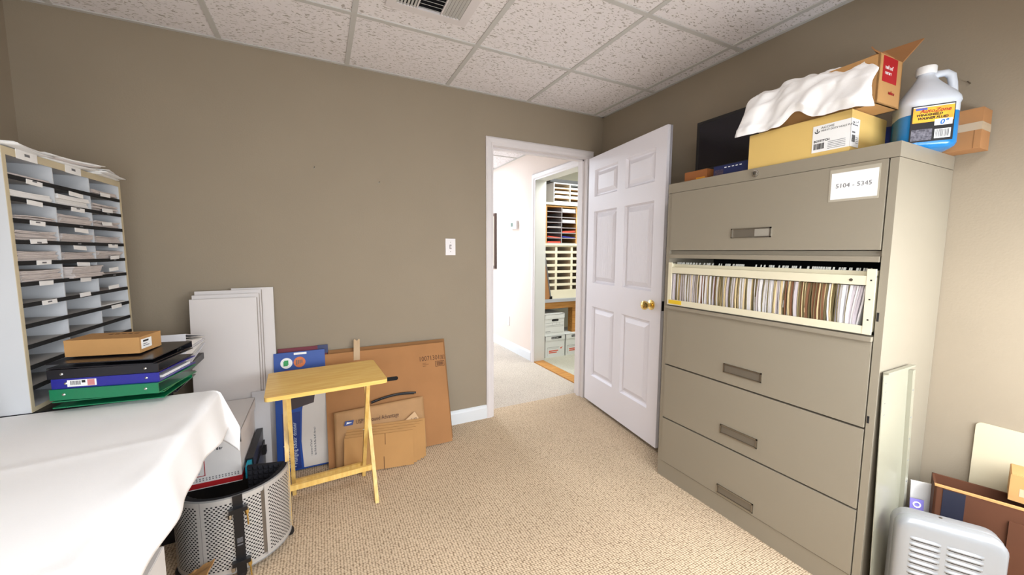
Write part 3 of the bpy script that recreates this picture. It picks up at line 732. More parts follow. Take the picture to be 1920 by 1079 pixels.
# open brown carton behind the heater
t = thing('brown_carton', 'dark brown open carton on the floor behind the heater cover', 'box', (-.145, -2.285, 0), (0, 0, .33))
w, d, h = .11, .41, .455
bm = bmesh.new()
for a in ((-w / 2, -w / 2 + .006, -d / 2, d / 2, 0, h), (w / 2 - .006, w / 2, -d / 2, d / 2, 0, h), (-w / 2, w / 2, -d / 2, -d / 2 + .006, 0, h), (-w / 2, w / 2, d / 2 - .006, d / 2, 0, h), (-w / 2, w / 2, -d / 2, d / 2, 0, .006)): box(bm, *a)
wal = obj('carton_walls', bm, mat('deep brown card', (84, 44, 18), .75, var=.15, vscale=6), t, bevel=.001)
obj('flap', B(-w / 2 - .008, -w / 2 - .002, -d / 2 - .04, d / 2 - .16, .0, h - .045), mat('deep brown card', (84, 44, 18)), t, bevel=.001)
obj('flap_edge', B(-w / 2 - .002, -w / 2 + .008, -d / 2, d / 2, h, h + .006), m_card2, t)
obj('dark_print', B(-w / 2 - .0012, -w / 2, d / 2 - .07, d / 2 - .02, h - .11, h - .004), mat('navy print', (24, 26, 44), .6), t)
t = thing('paper_envelope', 'white envelope wedged behind the heater cover', 'envelope', (-.205, -2.085, .20), (-.1, 0, -.95))
obj('envelope_sheet', B(-.045, .045, -.004, .0, 0, .222), m_paper, t, bevel=.001)
obj('envelope_flap', B(-.045, .045, -.0055, -.004, .16, .22), m_paper, t)
t = thing('purple_leaflet', 'small purple leaflet with a white ring behind the heater cover', 'leaflet', (-.268, -2.078, .20), (-.1, 0, -.95))
obj('leaflet_sheet', B(-.018, .018, -.002, 0, 0, .178), mat('purple print', (122, 112, 188), .6), t)
bm = bmesh.new(); tube(bm, [(.009 * math.cos(2 * PI * k / 16), -.0022, .158 + .009 * math.sin(2 * PI * k / 16)) for k in range(17)], .0022, 6); obj('ring_print', bm, m_label, t)
t = thing('cream_board', 'cream board leaning on the right wall behind the carton', 'board', (-.020, -2.46, 0), (0, .018, 0))
bm = bmesh.new(); prism(bm, rrect(-.33, .33, 0, .64, .015), 'x', 0, .006); obj('board_sheet', bm, mat('cream board', (206, 194, 166), .7), t)
t = carton('small_carton', 'small brown carton lying on the open carton by the right wall', (.10, .20, .085), (-.105, -2.335, .462), .2, m_card2)
obj('tape', B(-.0506, .05, -.08, .08, .02, .045), mat('clear tape', (190, 168, 140), .2), t)
t['category'] = 'box'

# ------------------------------------------------------------------ left: tables, cloth, sorter
TZ = .742
t = thing('black_table', 'black topped table under the paper sorter and binders', 'table', (-2.97, -.47, 0))
obj('tabletop', B(-.32, .31, -.386, .27, TZ - .03, TZ), m_black, t, bevel=.004)
for x in (-.29, .17):
    for y in (-.35, .24): obj('leg', B(x - .015, x + .015, y - .015, y + .015, 0, TZ - .03), m_blackm, t)
obj('modesty_panel', B(.155, .168, -.33, .22, .12, TZ - .03), m_blackm, t)
# cloth-covered folding table
t = thing('folding_table', 'folding table hidden under the white tablecloth', 'table', (-2.895, -1.80, 0))
obj('tabletop', B(-.38, .398, -.90, .90, TZ - .032, TZ - .003), m_white, t, bevel=.004)
for x in (-.12, .06):
    for y in (-.72, .60):
        bm = bmesh.new(); tube(bm, [(x, y, 0), (x, y, TZ - .032)], .014, 10); obj('leg', bm, m_steel, t)
x_r = -2.492; y_f = -.872; L = .150; LB = .195; rr_ = .018
def clothf(u, v):
    # u: across the table then down the drop (0..1), v: from the near end (0) to the far drop (1)
    A0, A1 = -3.29, x_r; total = (A1 - A0) + L; a = u * total - (A1 - A0)     # a>0: past the right edge
    B0, B1 = -2.75, y_f; totb = (B1 - B0) + LB; b = v * totb - (B1 - B0)       # b>0: past the far edge
    x = A1 + min(a, 0); y = B1 + min(b, 0); z = TZ + .002
    wr = .0026 * noise.noise((x * 4 + y * 2, y * 5 - x * 3, 0)) + .0022 * math.sin(7 * y + 2.5 * x + 2 * noise.noise((x * 3, y * 3, 2)))* max(0, noise.noise((x * 2 + 4, y * 2, 1)))
    # two faint fold creases
    wr += .0018 * math.exp(-((y + 1.32 - .12 * (x + 3)) / .02) ** 2) + .0015 * math.exp(-((y + 1.75) / .02) ** 2)
    ap, bp = max(a, 0), max(b, 0)
    r = math.hypot(ap, bp)
    if r > 0:
        rl = min(r, rr_ * PI / 2)
        outw = rr_ * math.sin(rl / rr_); down = rr_ * (1 - math.cos(rl / rr_)) + (r - rl)
        ca, sa = ap / r, bp / r
        if ap > 0 and bp > 0:
            th = math.atan2(bp, ap); s2 = math.sin(2 * th)
            x += outw * ca + .022 * s2 * (r / L) + .050 * ca * (ap / L)
            y += outw * sa * .3 - .035 * s2 * (r / L) * .6
            z -= down
        elif ap > 0:
            f = ap / L
            fl = .007 * math.sin(y * 13 + 1.2) + .004 * math.sin(y * 31 + 2) + .012 + .014 * math.exp(-((y + .98) / .30) ** 2)
            x += outw + fl * f; y += .006 * math.sin(y * 25) * f
            z -= down * (1.0 + .05 * math.sin(y * 7 + .5))
        else:
            y += outw * .2; z -= down
        wr *= max(0, 1 - r / .03)
    # edge ripple along the right border
    z += wr + (.0025 * math.sin(y * 24) * max(0, 1 - abs(a) / .05) if b < 0 else 0)
    return (x, y, z)
bm = bmesh.new(); grid(bm, clothf, 110, 220)
tag(obj('tablecloth', bm, m_cloth, smooth=80, solid=.0015), 'white tablecloth draped over the folding table at the left', 'tablecloth')
# paper sorter
sa = -math.atan2(.03, .655); SWD = .66; SHT = .815
srt = thing('paper_sorter', 'grey laminate paper sorter with three columns of pigeonholes by the left wall', 'sorter', (-2.945, -.862, TZ + .001), (0, 0, sa))
SD = .29
obj('side_panel', B(-SD, 0, 0, .014, 0, SHT), m_sorter, srt); obj('side_panel', B(-SD, 0, SWD - .014, SWD, 0, SHT), m_sorter, srt)
obj('top_panel', B(-SD, 0, .014, SWD - .014, SHT - .016, SHT), m_sorter, srt); obj('bottom_panel', B(-SD, 0, .014, SWD - .014, 0, .014), m_sorter, srt)
obj('back_panel', B(-SD, -SD + .005, .014, SWD - .014, .014, SHT - .016), m_sorterin, srt)
bm = bmesh.new()
box(bm, 0, .0015, 0, .014, 0, SHT); box(bm, 0, .0015, SWD - .014, SWD, 0, SHT); box(bm, 0, .0015, .014, SWD - .014, SHT - .024, SHT); box(bm, 0, .0015, .014, SWD - .014, 0, .014)
obj('edge_band', bm, m_edge, srt)
cw = (SWD - .028) / 3
dv = [.014, .014 + cw, .014 + 2 * cw, SWD - .014]
for c in (1, 2): obj('divider', B(-SD + .005, -.004, dv[c] - .002, dv[c] + .002, .014, SHT - .016), m_sorter, srt)
zsh = [SHT - .086 - .0655 * k for k in range(11)]
strng = random.Random(9)
for k, z in enumerate(zsh):
    sh = obj('shelf', B(-SD + .005, -.002, .014, SWD - .014, z, z + .003), m_sorterin, srt)
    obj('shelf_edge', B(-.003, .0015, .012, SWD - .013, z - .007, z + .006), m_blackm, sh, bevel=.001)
    if k < 8:
        for c in range(3):
            if k == 7 and c < 2: continue
            if (k, c) in ((2, 2), (5, 2)) and c == 9: continue
            yc = dv[c] + cw * strng.uniform(.45, .58); hw_ = strng.uniform(.032, .042)
            o = obj('label_strip', B(.0015, .0028, yc - hw_, yc + hw_, -.0075, .0075), m_paper, sh, loc=(0, 0, z - .001), rot=(strng.uniform(-.05, .05), strng.uniform(-.12, .1), 0))
            if strng.random() < .5:
                obj('label_print', B(.0027, .0031, yc - .010, yc + .010, z - .003, z + .002), m_inkgrey, sh)
for yc in (.10, .33):
    o = obj('label_strip', B(.0015, .0026, yc - .045, yc + .045, SHT - .026, SHT + .004), m_paper, srt); obj('label_print', B(.0025, .003, yc - .01, yc + .012, SHT - .014, SHT - .006), m_inkgrey, srt)
# paper stacks in the pigeonholes
zf = [z + .0035 for z in zsh] + [.0145]
MS = srt.matrix_world
SRT = Matrix.Translation(srt.location) @ Matrix.Rotation(sa, 4, 'Z')
colw = ['near', 'middle', 'far']
rown = ['top', 'second', 'third', 'fourth', 'fifth', 'sixth', 'seventh', 'eighth']
spec = {(0, 0): (2, .010, 'grey'), (1, 0): (5, .026, 'white'), (2, 0): (4, .014, 'wavy'), (3, 0): (8, .034, 'grey'), (4, 0): (8, .034, 'grey'), (5, 0): (8, .038, 'grey'),
        (1, 1): (5, .040, 'white'), (2, 1): (8, .036, 'grey'), (3, 1): (8, .032, 'grey'), (4, 1): (7, .030, 'grey'), (5, 1): (8, .043, 'grey'),
        (0, 2): (6, .022, 'grey'), (1, 2): (8, .032, 'grey'), (2, 2): (8, .028, 'grey'), (3, 2): (8, .030, 'grey'), (4, 2): (7, .036, 'grey'), (5, 2): (2, .006, 'grey'), (6, 2): (1, .003, 'grey'), (7, 2): (2, .007, 'white')}
for (r, c), (n, h, kind) in spec.items():
    w_ = cw - .028; t = thing('paper_stack', '%s paper stack in the %s row, %s column of the paper sorter' % ('tidy white' if kind == 'white' else ('wavy edged' if kind == 'wavy' else 'worn'), rown[r], colw[c]), 'paper',
        SRT @ Vector((-.004, dv[c] + .004 + cw / 2 - .004, zf[r])), (0, 0, sa), group='paper stacks in the sorter')
    rs = random.Random(r * 7 + c)
    ns = max(1, n)
    for k in range(ns):
        z0 = h * k / ns; z1 = h * (k + 1) / ns - .0006
        dx = rs.uniform(-.006, .004) + (.02 if (r, c) == (5, 1) else 0); dy = rs.uniform(-.006, .006)
        def sheet(u, v, top):
            return None
        bm = bmesh.new()
        NV = 8; vs = []
        for j in range(NV + 1):
            yv = -w_ / 2 + dy + w_ * j / NV
            sag = -.0025 * (k / ns) * math.cos(PI * (j / NV - .5)) * (1 if kind != 'wavy' else -1.5) + (.0016 * noise.noise((j * .9, k * .7, r + c * 3)) if kind != 'white' else 0)
            sag = sag * (k / ns)
            for x, z in ((dx - .24, z0), (dx, z0 + max(sag, -.001)), (dx, z1 + sag), (dx - .24, z1)): vs.append(bm.verts.new((x, yv, max(z, .0005))))
        for j in range(NV):
            for q in range(4): bm.faces.new((vs[4 * j + q], vs[4 * j + (q + 1) % 4], vs[4 * j + 4 + (q + 1) % 4], vs[4 * j + 4 + q]))
        bm.faces.new(vs[:4]); bm.faces.new(vs[-4:])
        obj('paper_bundle', bm, m_paper if kind == 'white' else m_paper2, t)
# papers on top of the sorter
for i, (yy, xx, rz, w_, d_, n, lab) in enumerate(((.10, -.10, .1, .21, .27, 2, 'curling loose papers on top of the sorter at its near end'), (.31, -.10, -.25, .22, .26, 4, 'untidy pile of papers on the middle of the sorter top'), (.54, -.11, .12, .19, .26, 4, 'thin pile of papers on the far end of the sorter top'))):
    t = thing('loose_papers', lab, 'paper', SRT @ Vector((xx, yy, SHT + .001)), (0, 0, sa + rz), group='papers on top of the sorter')
    rs = random.Random(40 + i)
    for k in range(n):
        bm = bmesh.new(); a_, b_ = rs.uniform(-.2, .2), rs.uniform(0, .008); ddx, ddy = rs.uniform(-.012, .02), rs.uniform(-.012, .012)
        grid(bm, lambda u, v: ((u - .5) * d_ + ddx + a_ * (v - .5) * .1, (v - .5) * w_ + ddy, .002 + .0045 * k + (b_ * (2 * v - 1) ** 2 * u if i != 2 else b_ * .4 * (1 - v) ** 2) + .003 * noise.noise((u * 4, v * 4, k + i * 5)) * (k > 0) + .001 * k), 8, 10)
        obj('paper_sheet', bm, m_paper2 if (i == 1 and k % 2) else m_paper, t, solid=.0035 if k < n - 1 else .001, smooth=60)

# ------------------------------------------------------------------ binders pile
m_wv_name = mat('white vinyl', (226, 226, 232), .35, coat=.2)
def binder(name, label, w, d, th, loc, rz, m, wedge=1.0, tilt=(0, 0), spine_front=True, rivets=True, pages=.8, group='ring binders in the pile'):
    """lying binder: spine along local x on the -y side; opens to +y"""
    t = thing(name, label, 'binder', loc, (tilt[0], tilt[1], rz), group=group)
    cv = .003; t2 = th * wedge
    bm = bmesh.new()
    prism(bm, [(0, 0), (d, 0), (d, cv), (cv, cv), (cv, th - cv), (d, t2 - cv), (d, t2), (0, th)], 'x', -w / 2, w / 2)
    obj('binder_cover', bm, m, t, bevel=.0012)
    if pages:
        bm = bmesh.new(); prism(bm, [(.035, cv + .001), (d - .02, cv + .001), (d - .02, cv + .002 + max(.002, (t2 - 2 * cv) * pages)), (.035, cv + .002 + (th - 2 * cv - .004) * pages)], 'x', -w / 2 + .008, w / 2 - .008)
        obj('binder_pages', bm, m_paper, t)
    if m is m_wv_name:
        for q in (.62, .8):
            bm = bmesh.new(); prism(bm, [(.02, cv + th * (q - .02) * .9), (d - .012, cv + t2 * q * .8), (d - .012, cv + t2 * q * .8 + .001), (.02, cv + th * (q - .02) * .9 + .002)], 'x', -w / 2 + .004, w / 2 - .002)
            obj('divider_sheet', bm, m_paper, t)
    if rivets:
        for s in (-1, 1):
            bm = bmesh.new(); lathe(bm, [(.0005, -.0025), (.003, -.0022), (.0045, 0), (.0005, 0)], 12, (s * (w / 2 - .035), 0, th / 2), 'y'); obj('rivet', bm, m_chrome, t, smooth=50)
    for s in (-1, 0, 1):
        bm = bmesh.new(); tube(bm, [(s * .105, .018 + .014 * math.cos(a), th / 2 + (th / 2 - cv - .001) * math.sin(a)) for a in [2 * PI * k / 12 for k in range(13)]], .0016, 6); obj('ring', bm, m_chrome, t)
    return t
m_green = mat('green vinyl', (18, 118, 78), .3, coat=.3); m_blue = mat('blue vinyl', (34, 36, 140), .3, coat=.3); m_bkv = mat('black vinyl', (22, 22, 30), .32, coat=.3)
m_wv = mat('white vinyl', (226, 226, 232), .35, coat=.2)
rz0 = -.17
def pile(x, y): return (x, y)
binder('ring_binder', 'flat black ring binder at the bottom of the binder pile', .27, .22, .018, (-2.735, -.832, TZ + .001), rz0 + .15, m_bkv, pages=None)
g2 = binder('ring_binder', 'green ring binder with its rings towards the viewer, second from the bottom of the pile', .275, .215, .024, (-2.715, -.715, TZ + .020), rz0 + PI + .06, m_green, .9, rivets=False, pages=None)
binder('ring_binder', 'green ring binder with its spine to the viewer, under the blue binder', .280, .225, .034, (-2.745, -.937, TZ + .0445), rz0 - .04, m_green, .9, pages=None)
bl = binder('ring_binder', 'blue ring binder with a barcode sticker on its spine in the pile', .275, .225, .031, (-2.742, -.930, TZ + .079), rz0 - .02, m_blue, .9, pages=.35)
obj('barcode_sticker', B(-.098, -.026, -.0012, .0, .005, .026), m_label, bl)
bm = bmesh.new(); xx = -.090
while xx < -.066: wd = rr.uniform(.0006, .0018); box(bm, xx, xx + wd, -.0016, -.001, .010, .023); xx += wd + rr.uniform(.0007, .0016)
obj('barcode', bm, m_ink, bl)
obj('sticker_print', B(-.062, -.053, -.0016, -.001, .016, .024), m_ink, bl); obj('sticker_print', B(-.048, -.03, -.0016, -.001, .006, .025), mat('pale red print', (206, 130, 130), .6), bl)
binder('ring_binder', 'black ring binder lying on the blue binder, spine to the viewer', .280, .225, .029, (-2.747, -.927, TZ + .1107), rz0 + .0, m_bkv, .9, pages=None)
b2 = binder('ring_binder', 'black ring binder directly under the brown box, its rings to the viewer', .275, .225, .024, (-2.705, -.705, TZ + .141), rz0 + PI - .05, m_bkv, .7, rivets=False, pages=None)
t = carton('flat_mailer_box', 'flat brown mailer box lying on top of the binder pile', (.198, .115, .052), (-2.757, -.810, TZ + .1655), rz0 - .03, m_card2, seam=False)
obj('lid_flap', B(-.0992, .0992, -.0577, .0577, .046, .0535), m_card2, t, bevel=.002)
obj('address_label', B(.0987, .0999, -.048, .004, .012, .044), m_label, t)
bm = bmesh.new(); box(bm, .0997, .1003, -.040, -.012, .034, .040); box(bm, .0997, .1003, -.040, -.02, .026, .028); box(bm, .0997, .1003, -.040, -.01, .020, .022); obj('label_print', bm, m_ink, t)
bm = bmesh.new()
for k in range(5): box(bm, -.03 + .018 * k, -.018 + .018 * k, .02, .03, .0534, .0538)
obj('top_print', bm, m_cardink, t)
for i, (z, lab) in enumerate(((TZ + .001, 'white ring binder lying behind the pile, the lower of two'), (TZ + .0775, 'white ring binder lying behind the pile, the upper of two'))):
    # wedge binders seen from the end; the lower one lies upside down so that both taper to the same height
    w = binder('ring_binder', lab, .262, .245, .074, (-2.781, -.50 + .012 * i, z + (.0745 if i == 0 else 0)), -.05, m_wv, .25, tilt=(0, PI if i == 0 else 0), rivets=True, pages=.5)

# ------------------------------------------------------------------ banker box, case, acoustic shield
def archive_box(name, label, w, d, h, loc, rz, m=m_paper, hole=True):
    """storage box with lid; front is local -y"""
    t = thing(name, label, 'box', loc, (0, 0, rz))
    b_ = obj('box_body', B(-w / 2, w / 2, -d / 2, d / 2, 0, h - .012), m, t, bevel=.003)
    bm = bmesh.new()
    box(bm, -w / 2 - .006, w / 2 + .006, -d / 2 - .006, d / 2 + .006, h - .006, h)
    for a in ((-w / 2 - .006, w / 2 + .006, -d / 2 - .006, -d / 2 - .002), (-w / 2 - .006, w / 2 + .006, d / 2 + .002, d / 2 + .006), (-w / 2 - .006, -w / 2 - .002, -d / 2 - .006, d / 2 + .006), (w / 2 + .002, w / 2 + .006, -d / 2 - .006, d / 2 + .006)): box(bm, *a, h - .055, h - .002)
    obj('box_lid', bm, m, t, bevel=.0015)
    return t
m_boxw = mat('white corrugated board', (226, 222, 220), .75, var=.03, vscale=6)
m_boxblue = mat('teal print', (30, 160, 190), .5)
t = thing('black_case', 'black plastic case with a latch under and beside the white storage box', 'case', (-2.56, -.36, 0))
obj('case_shell', B(-.21, .135, -.19, .17, 0, .235), m_black, t, bevel=.012, seg=3)
obj('case_lid', B(.10, .128, -.17, .165, .236, .30), m_black, t, bevel=.006, seg=2)
obj('latch', B(.135, .15, .05, .09, .2, .235), m_blackm, t, bevel=.004)
t = archive_box('storage_box', 'white storage box with a red stripe behind the perforated shield', .30, .40, .235, (-2.617, -.395, .2365), 0, m_boxw)
obj('red_stripe', B(-.1512, .1512, -.2015, .2012, .004, .026), m_red, t)
obj('red_frame', B(.02, .0225, -.2016, -.2, .055, .14), m_red, t); obj('red_frame', B(-.14, .0225, -.2016, -.2, .055, .0575), m_red, t)
bm = bmesh.new()
for r in range(2):
    for k in range(26): box(bm, -.145 + .0112 * k, -.145 + .0112 * k + .005, -.2012, -.199, .034 + .008 * r, .038 + .008 * r)
obj('dot_print', bm, m_inkgrey, t)
bm = bmesh.new(); hs = random.Random(2)
for k in range(6): tube(bm, [(-.055 + .010 * k + hs.uniform(-.003, .003), -.2006, .064 + hs.uniform(0, .004)), (-.052 + .010 * k, -.2006, .076 + hs.uniform(0, .006)), (-.048 + .010 * k, -.2006, .066)], .0012, 5)
obj('handwriting', bm, mat('blue pen', (40, 60, 140), .6), t)
scribble('faded_print', 3, .04, .014, t, (.045, -.2003, .160), FRONT, m_inkgrey, 6)
t = thing('teal_packet', 'teal and white packet standing beside the white storage box', 'packet', (-2.425, -.47, .2365), (0, 0, 0))
obj('packet_sleeve', B(-.018, .0, -.09, .06, 0, .055), m_boxblue, t, bevel=.002)
obj('packet_end', B(-.0175, -.0005, .06, .064, .002, .053), m_label, t)
t.location = (-2.435, -.5, .3005); t.location.z = .2365
t.location.x = -2.437

# acoustic shield : half cylinder of perforated aluminium with foam lining
sc_ = (-2.475, -.700); SR = .196
t = thing('acoustic_shield', 'curved perforated silver microphone shield with black foam lining on the floor', 'shield', (sc_[0], sc_[1], 0))
z0, z1 = .032, .332
a0, a1 = math.radians(-160), math.radians(-2)
pan = [(a0, math.radians(-112.7)), (math.radians(-112.45), math.radians(-51.8)), (math.radians(-51.55), a1)]
NA = 0
for (p0, p1) in pan:
    bm = bmesh.new()
    # holes: quads ring around each hole cell
    n_c = int((p1 - p0) * SR / .0082) ; n_r = 34
    mar = .013; da = mar / SR
    q0, q1 = p0 + da, p1 - da
    zz0, zz1 = z0 + .018, z1 - .02
    def P(a, z, r=SR): return (r * math.cos(a), r * math.sin(a), z)
    # border strips
    def quad(a, b, c, d, k=6):
        for i in range(k):
            f, g = i / k, (i + 1) / k
            bm.faces.new([bm.verts.new(P(a + (b - a) * f, c)), bm.verts.new(P(a + (b - a) * g, c)), bm.verts.new(P(a + (b - a) * g, d)), bm.verts.new(P(a + (b - a) * f, d))])
    quad(p0, p1, z0, zz0, 14); quad(p0, p1, zz1, z1, 14); quad(p0, q0, zz0, zz1, 1); quad(q1, p1, zz0, zz1, 1)
    for i in range(n_c):
        for j in range(n_r):
            aa, ab = q0 + (q1 - q0) * i / n_c, q0 + (q1 - q0) * (i + 1) / n_c
            za, zb = zz0 + (zz1 - zz0) * j / n_r, zz0 + (zz1 - zz0) * (j + 1) / n_r
            am, zm = (aa + ab) / 2, (za + zb) / 2
            O = [P(aa, za), P(ab, za), P(ab, zb), P(aa, zb)]
            if (i + j) % 2 == 0:
                hr = .0034; ha = hr / SR
                I = [P(am - ha, zm - hr * .75), P(am + ha, zm - hr * .75), P(am + ha, zm + hr * .75), P(am - ha, zm + hr * .75)]
                vo = [bm.verts.new(v) for v in O]; vi = [bm.verts.new(v) for v in I]
                for k in range(4): bm.faces.new((vo[k], vo[(k + 1) % 4], vi[(k + 1) % 4], vi[k]))
            else: bm.faces.new([bm.verts.new(v) for v in O])
    bmesh.ops.remove_doubles(bm, verts=bm.verts, dist=.00002)
    obj('perforated_panel', bm, m_alu, t, smooth=50)
# rim and foam
bm = bmesh.new()
def arcbox(bm, r0, r1, za, zb, b0, b1, n=30):
    prev = None
    for i in range(n + 1):
        a = b0 + (b1 - b0) * i / n
        c = [bm.verts.new((r * math.cos(a), r * math.sin(a), z)) for r, z in ((r0, za), (r1, za), (r1, zb), (r0, zb))]
        if prev:
            for k in range(4): bm.faces.new((prev[k], prev[(k + 1) % 4], c[(k + 1) % 4], c[k]))
        else: bm.faces.new(c[::-1])
        prev = c
    bm.faces.new(prev)
arcbox(bm, SR - .003, SR + .001, z1 - .002, z1 + .003, a0, a1); obj('top_rim', bm, m_silver, t, smooth=40)
bm = bmesh.new(); arcbox(bm, SR - .003, SR + .001, z0 - .003, z0 + .002, a0, a1); obj('bottom_rim', bm, m_silver, t, smooth=40)
bm = bmesh.new(); arcbox(bm, SR - .022, SR - .006, z0, z1 + .001, a0, a1)
fo = obj('foam_lining', bm, m_foam, t, smooth=40)
bm = bmesh.new()
nb, nz = 22, 14
for i in range(nb):
    for j in range(nz):
        ca = a0 + (a1 - a0) * (i + .5) / nb; hb = (a1 - a0) / nb / 2; cz = z0 + (z1 - z0) * (j + .5) / nz; hz = (z1 - z0) / nz / 2
        R_ = SR - .022
        c4 = [bm.verts.new((R_ * math.cos(ca + sx * hb), R_ * math.sin(ca + sx * hb), cz + sz * hz)) for sx, sz in ((-1, -1), (1, -1), (1, 1), (-1, 1))]
        tip = bm.verts.new(((R_ - .018) * math.cos(ca), (R_ - .018) * math.sin(ca), cz))
        for k in range(4): bm.faces.new((c4[k], c4[(k + 1) % 4], tip))
obj('foam_pyramids', bm, m_foam, t)['kind'] = 'stuff'
# folded-in end panel of foam
bm = bmesh.new(); e0 = Vector((SR - .02, -.004)); e1 = Vector((.04, .030))
dirv = (e1 - e0).normalized(); nrm = Vector((dirv.y, -dirv.x)); Lf = (e1 - e0).length
def EP(a, b, z): q = e0 + dirv * a + nrm * b; return (q.x, q.y, z)
for (b0, b1) in ((-.0, .012),):
    vs = [bm.verts.new(EP(a, b, z)) for z in (z0, z1) for a, b in ((0, b0), (Lf, b0), (Lf, b1), (0, b1))]
    for f in ((3, 2, 1, 0), (4, 5, 6, 7), (0, 1, 5, 4), (1, 2, 6, 5), (2, 3, 7, 6), (3, 0, 4, 7)): bm.faces.new([vs[i] for i in f])
for i in range(7):
    for j in range(14):
        a = Lf * (i + .5) / 7; z = z0 + (z1 - z0) * (j + .5) / 14; ha, hz = Lf / 14, (z1 - z0) / 28
        for side, b0, b1 in ((1, .012, .026), (-1, 0, -.012)):
            c4 = [bm.verts.new(EP(a + sx * ha, b0, z + sz * hz)) for sx, sz in ((-1, -1), (1, -1), (1, 1), (-1, 1))]; tip = bm.verts.new(EP(a, b1, z))
            for k in range(4): bm.faces.new((c4[k], c4[(k + 1) % 4], tip))
obj('foam_wing', bm, m_foam, t)
# black clamp bar with two brackets and brass clips
am = math.radians(-78); RM = Matrix.Rotation(am, 4, 'Z')
bar = obj('clamp_bar', B(SR + .001, SR + .008, -.0155, .0155, z0 - .01, z1 + .004, mtx=RM), m_black, t, bevel=.002)
for zc in (.285, .075):
    br = obj('clamp_bracket', B(SR + .006, SR + .024, -.029, .029, zc - .008, zc + .008, mtx=RM), m_black, bar, bevel=.004, seg=2)
    for s in (-1, 1):
        bm = bmesh.new(); lathe(bm, [(.0005, -.012), (.006, -.012), (.007, -.004), (.006, .006), (.0005, .008)], 10); 
        obj('clamp_nut', bm, m_chrome if s < 0 else m_brass, bar, smooth=40, loc=RM @ Vector((SR + .018, s * .026, zc - .012)))
    bm = bmesh.new(); tube(bm, [(SR + .022, .026, zc - .014), (SR + .026, .027, zc - .03), (SR + .024, .028, zc - .058), (SR + .022, .028, zc - .066)], .0028, 8)
    for v in bm.verts: v.co = RM @ v.co
    obj('clamp_hook', bm, m_brass, bar, smooth=60)
bm = bmesh.new()
for k in range(4): box(bm, SR + .0078, SR + .0086, -.009, .009, .150 + .005 * k, .153 + .005 * k, mtx=RM)
box(bm, SR + .0078, SR + .0086, -.009, .009, .138, .143, mtx=RM)
obj('brand_mark', bm, m_inkgrey, bar)
for a in (a1 - .02, a0 + .04, math.radians(-78)):
    bm = bmesh.new(); lathe(bm, [(.0005, 0), (.012, .001), (.015, .008), (.015, .022), (.010, .032), (.0005, .034)], 14, ((SR - .006) * math.cos(a), (SR - .006) * math.sin(a), 0)); obj('rubber_foot', bm, m_black, t, smooth=50)

# white carton and torn cardboard under the table edge
t = carton('white_carton', 'plain white carton on the floor under the tablecloth edge', (.26, .34, .42), (-2.675, -1.40, 0), 0, m_boxw)
bm = bmesh.new(); grid(bm, lambda u, v: (-.07 + .16 * u, -.06 + .16 * v + .02 * u, .10 + .05 * u - .03 * v + .008 * noise.noise((u * 3, v * 3, 1)) + (.012 * noise.noise((u * 20, 1, 2)) if v > .95 else 0)), 14, 10)
t = thing('cardboard_scrap', 'torn piece of brown cardboard lying beside the perforated shield', 'cardboard', (-2.60, -1.03, 0))
obj('scrap_sheet', bm, m_card2, t, solid=.004)
obj('scrap_base', B(-.09, .03, -.05, .07, 0, .09), m_card, t)

# ------------------------------------------------------------------ white boards leaning on the back wall
def leanboard(name, label, cat, x0, x1, h, th, ybot, ytop, m, mlist=None, group=None, bevel=.002, z=0, rz=0):
    a = math.atan2(ytop - ybot, h)
    t = thing(name, label, cat, ((x0 + x1) / 2, ybot, z), (-a, 0, rz), group=group)
    w = (x1 - x0)
    return t, w
bd = [(-2.56, -2.366, 1.048, -.100, -.016, 'white shelf board leaning against the wall, rearmost of four'),
      (-2.712, -2.420, 1.040, -.128, -.045, 'white shelf board leaning against the wall, third from the front'),
      (-2.717, -2.428, 1.022, -.156, -.074, 'white shelf board leaning against the wall, second from the front'),
      (-2.722, -2.436, 1.004, -.185, -.103, 'white shelf board leaning against the wall, frontmost of four')]
m_bdw = mat('white melamine', (214, 208, 206), .4, var=.02, vscale=4)
for (x0, x1, h, yb_, yt_, lab) in bd:
    t, w = leanboard('shelf_board', lab, 'board', x0, x1, h, .016, yb_, yt_, m_bdw, group='white shelf boards by the wall')
    obj('board_face', B(-w / 2, w / 2, -.016, 0, 0.006, h), m_bdw, t, bevel=.002)
    obj('board_edge', B(w / 2 - .0005, w / 2 + .0012, -.016, 0, .008, h - .002), mat('raw board edge', (170, 160, 152), .7), t)
t, w = leanboard('clear_sleeve', 'cloudy clear plastic sheet leaning in front of the white boards', 'sheet', -2.475, -2.395, .50, .004, -.225, -.172, None)
obj('sheet', B(-w / 2, w / 2, -.004, 0, .004, .50), mat('cloudy plastic', (222, 222, 226), .2, trans=.2), t, bevel=.001)

# ------------------------------------------------------------------ blue folder box and red folder
t, w = leanboard('red_folder', 'dark red folder standing behind the blue box by the wall', 'folder', -2.36, -2.105, .688, .012, -.115, -.012, None)
obj('folder_cover', B(-w / 2, w / 2, -.012, 0, .004, .688), mat('dark red card', (112, 28, 46), .6), t, bevel=.002)
obj('folder_corner', B(w / 2 - .05, w / 2 + .006, -.013, .001, .64, .69), mat('navy card', (30, 34, 80), .5), t, bevel=.002)
t, w = leanboard('folder_box', 'blue and white box of hanging folders leaning on the wall behind the tray table', 'box', -2.378, -2.118, .672, .03, -.150, -.040, None)
m_fbb = mat('bright blue card', (12, 66, 150), .45)
b_ = obj('carton_walls', B(-w / 2, w / 2, -.030, 0, .004, .672), m_fbb, t, bevel=.002)
bm = bmesh.new(); prism(bm, [(-.0, .012), (w / 2 - .002, .012), (w / 2 - .002, .55), (.03, .50), (.0, .33), (-.008, .16)], 'y', -.0312, -.0295); obj('white_field', bm, mat('grey white print', (206, 200, 194), .5), t)
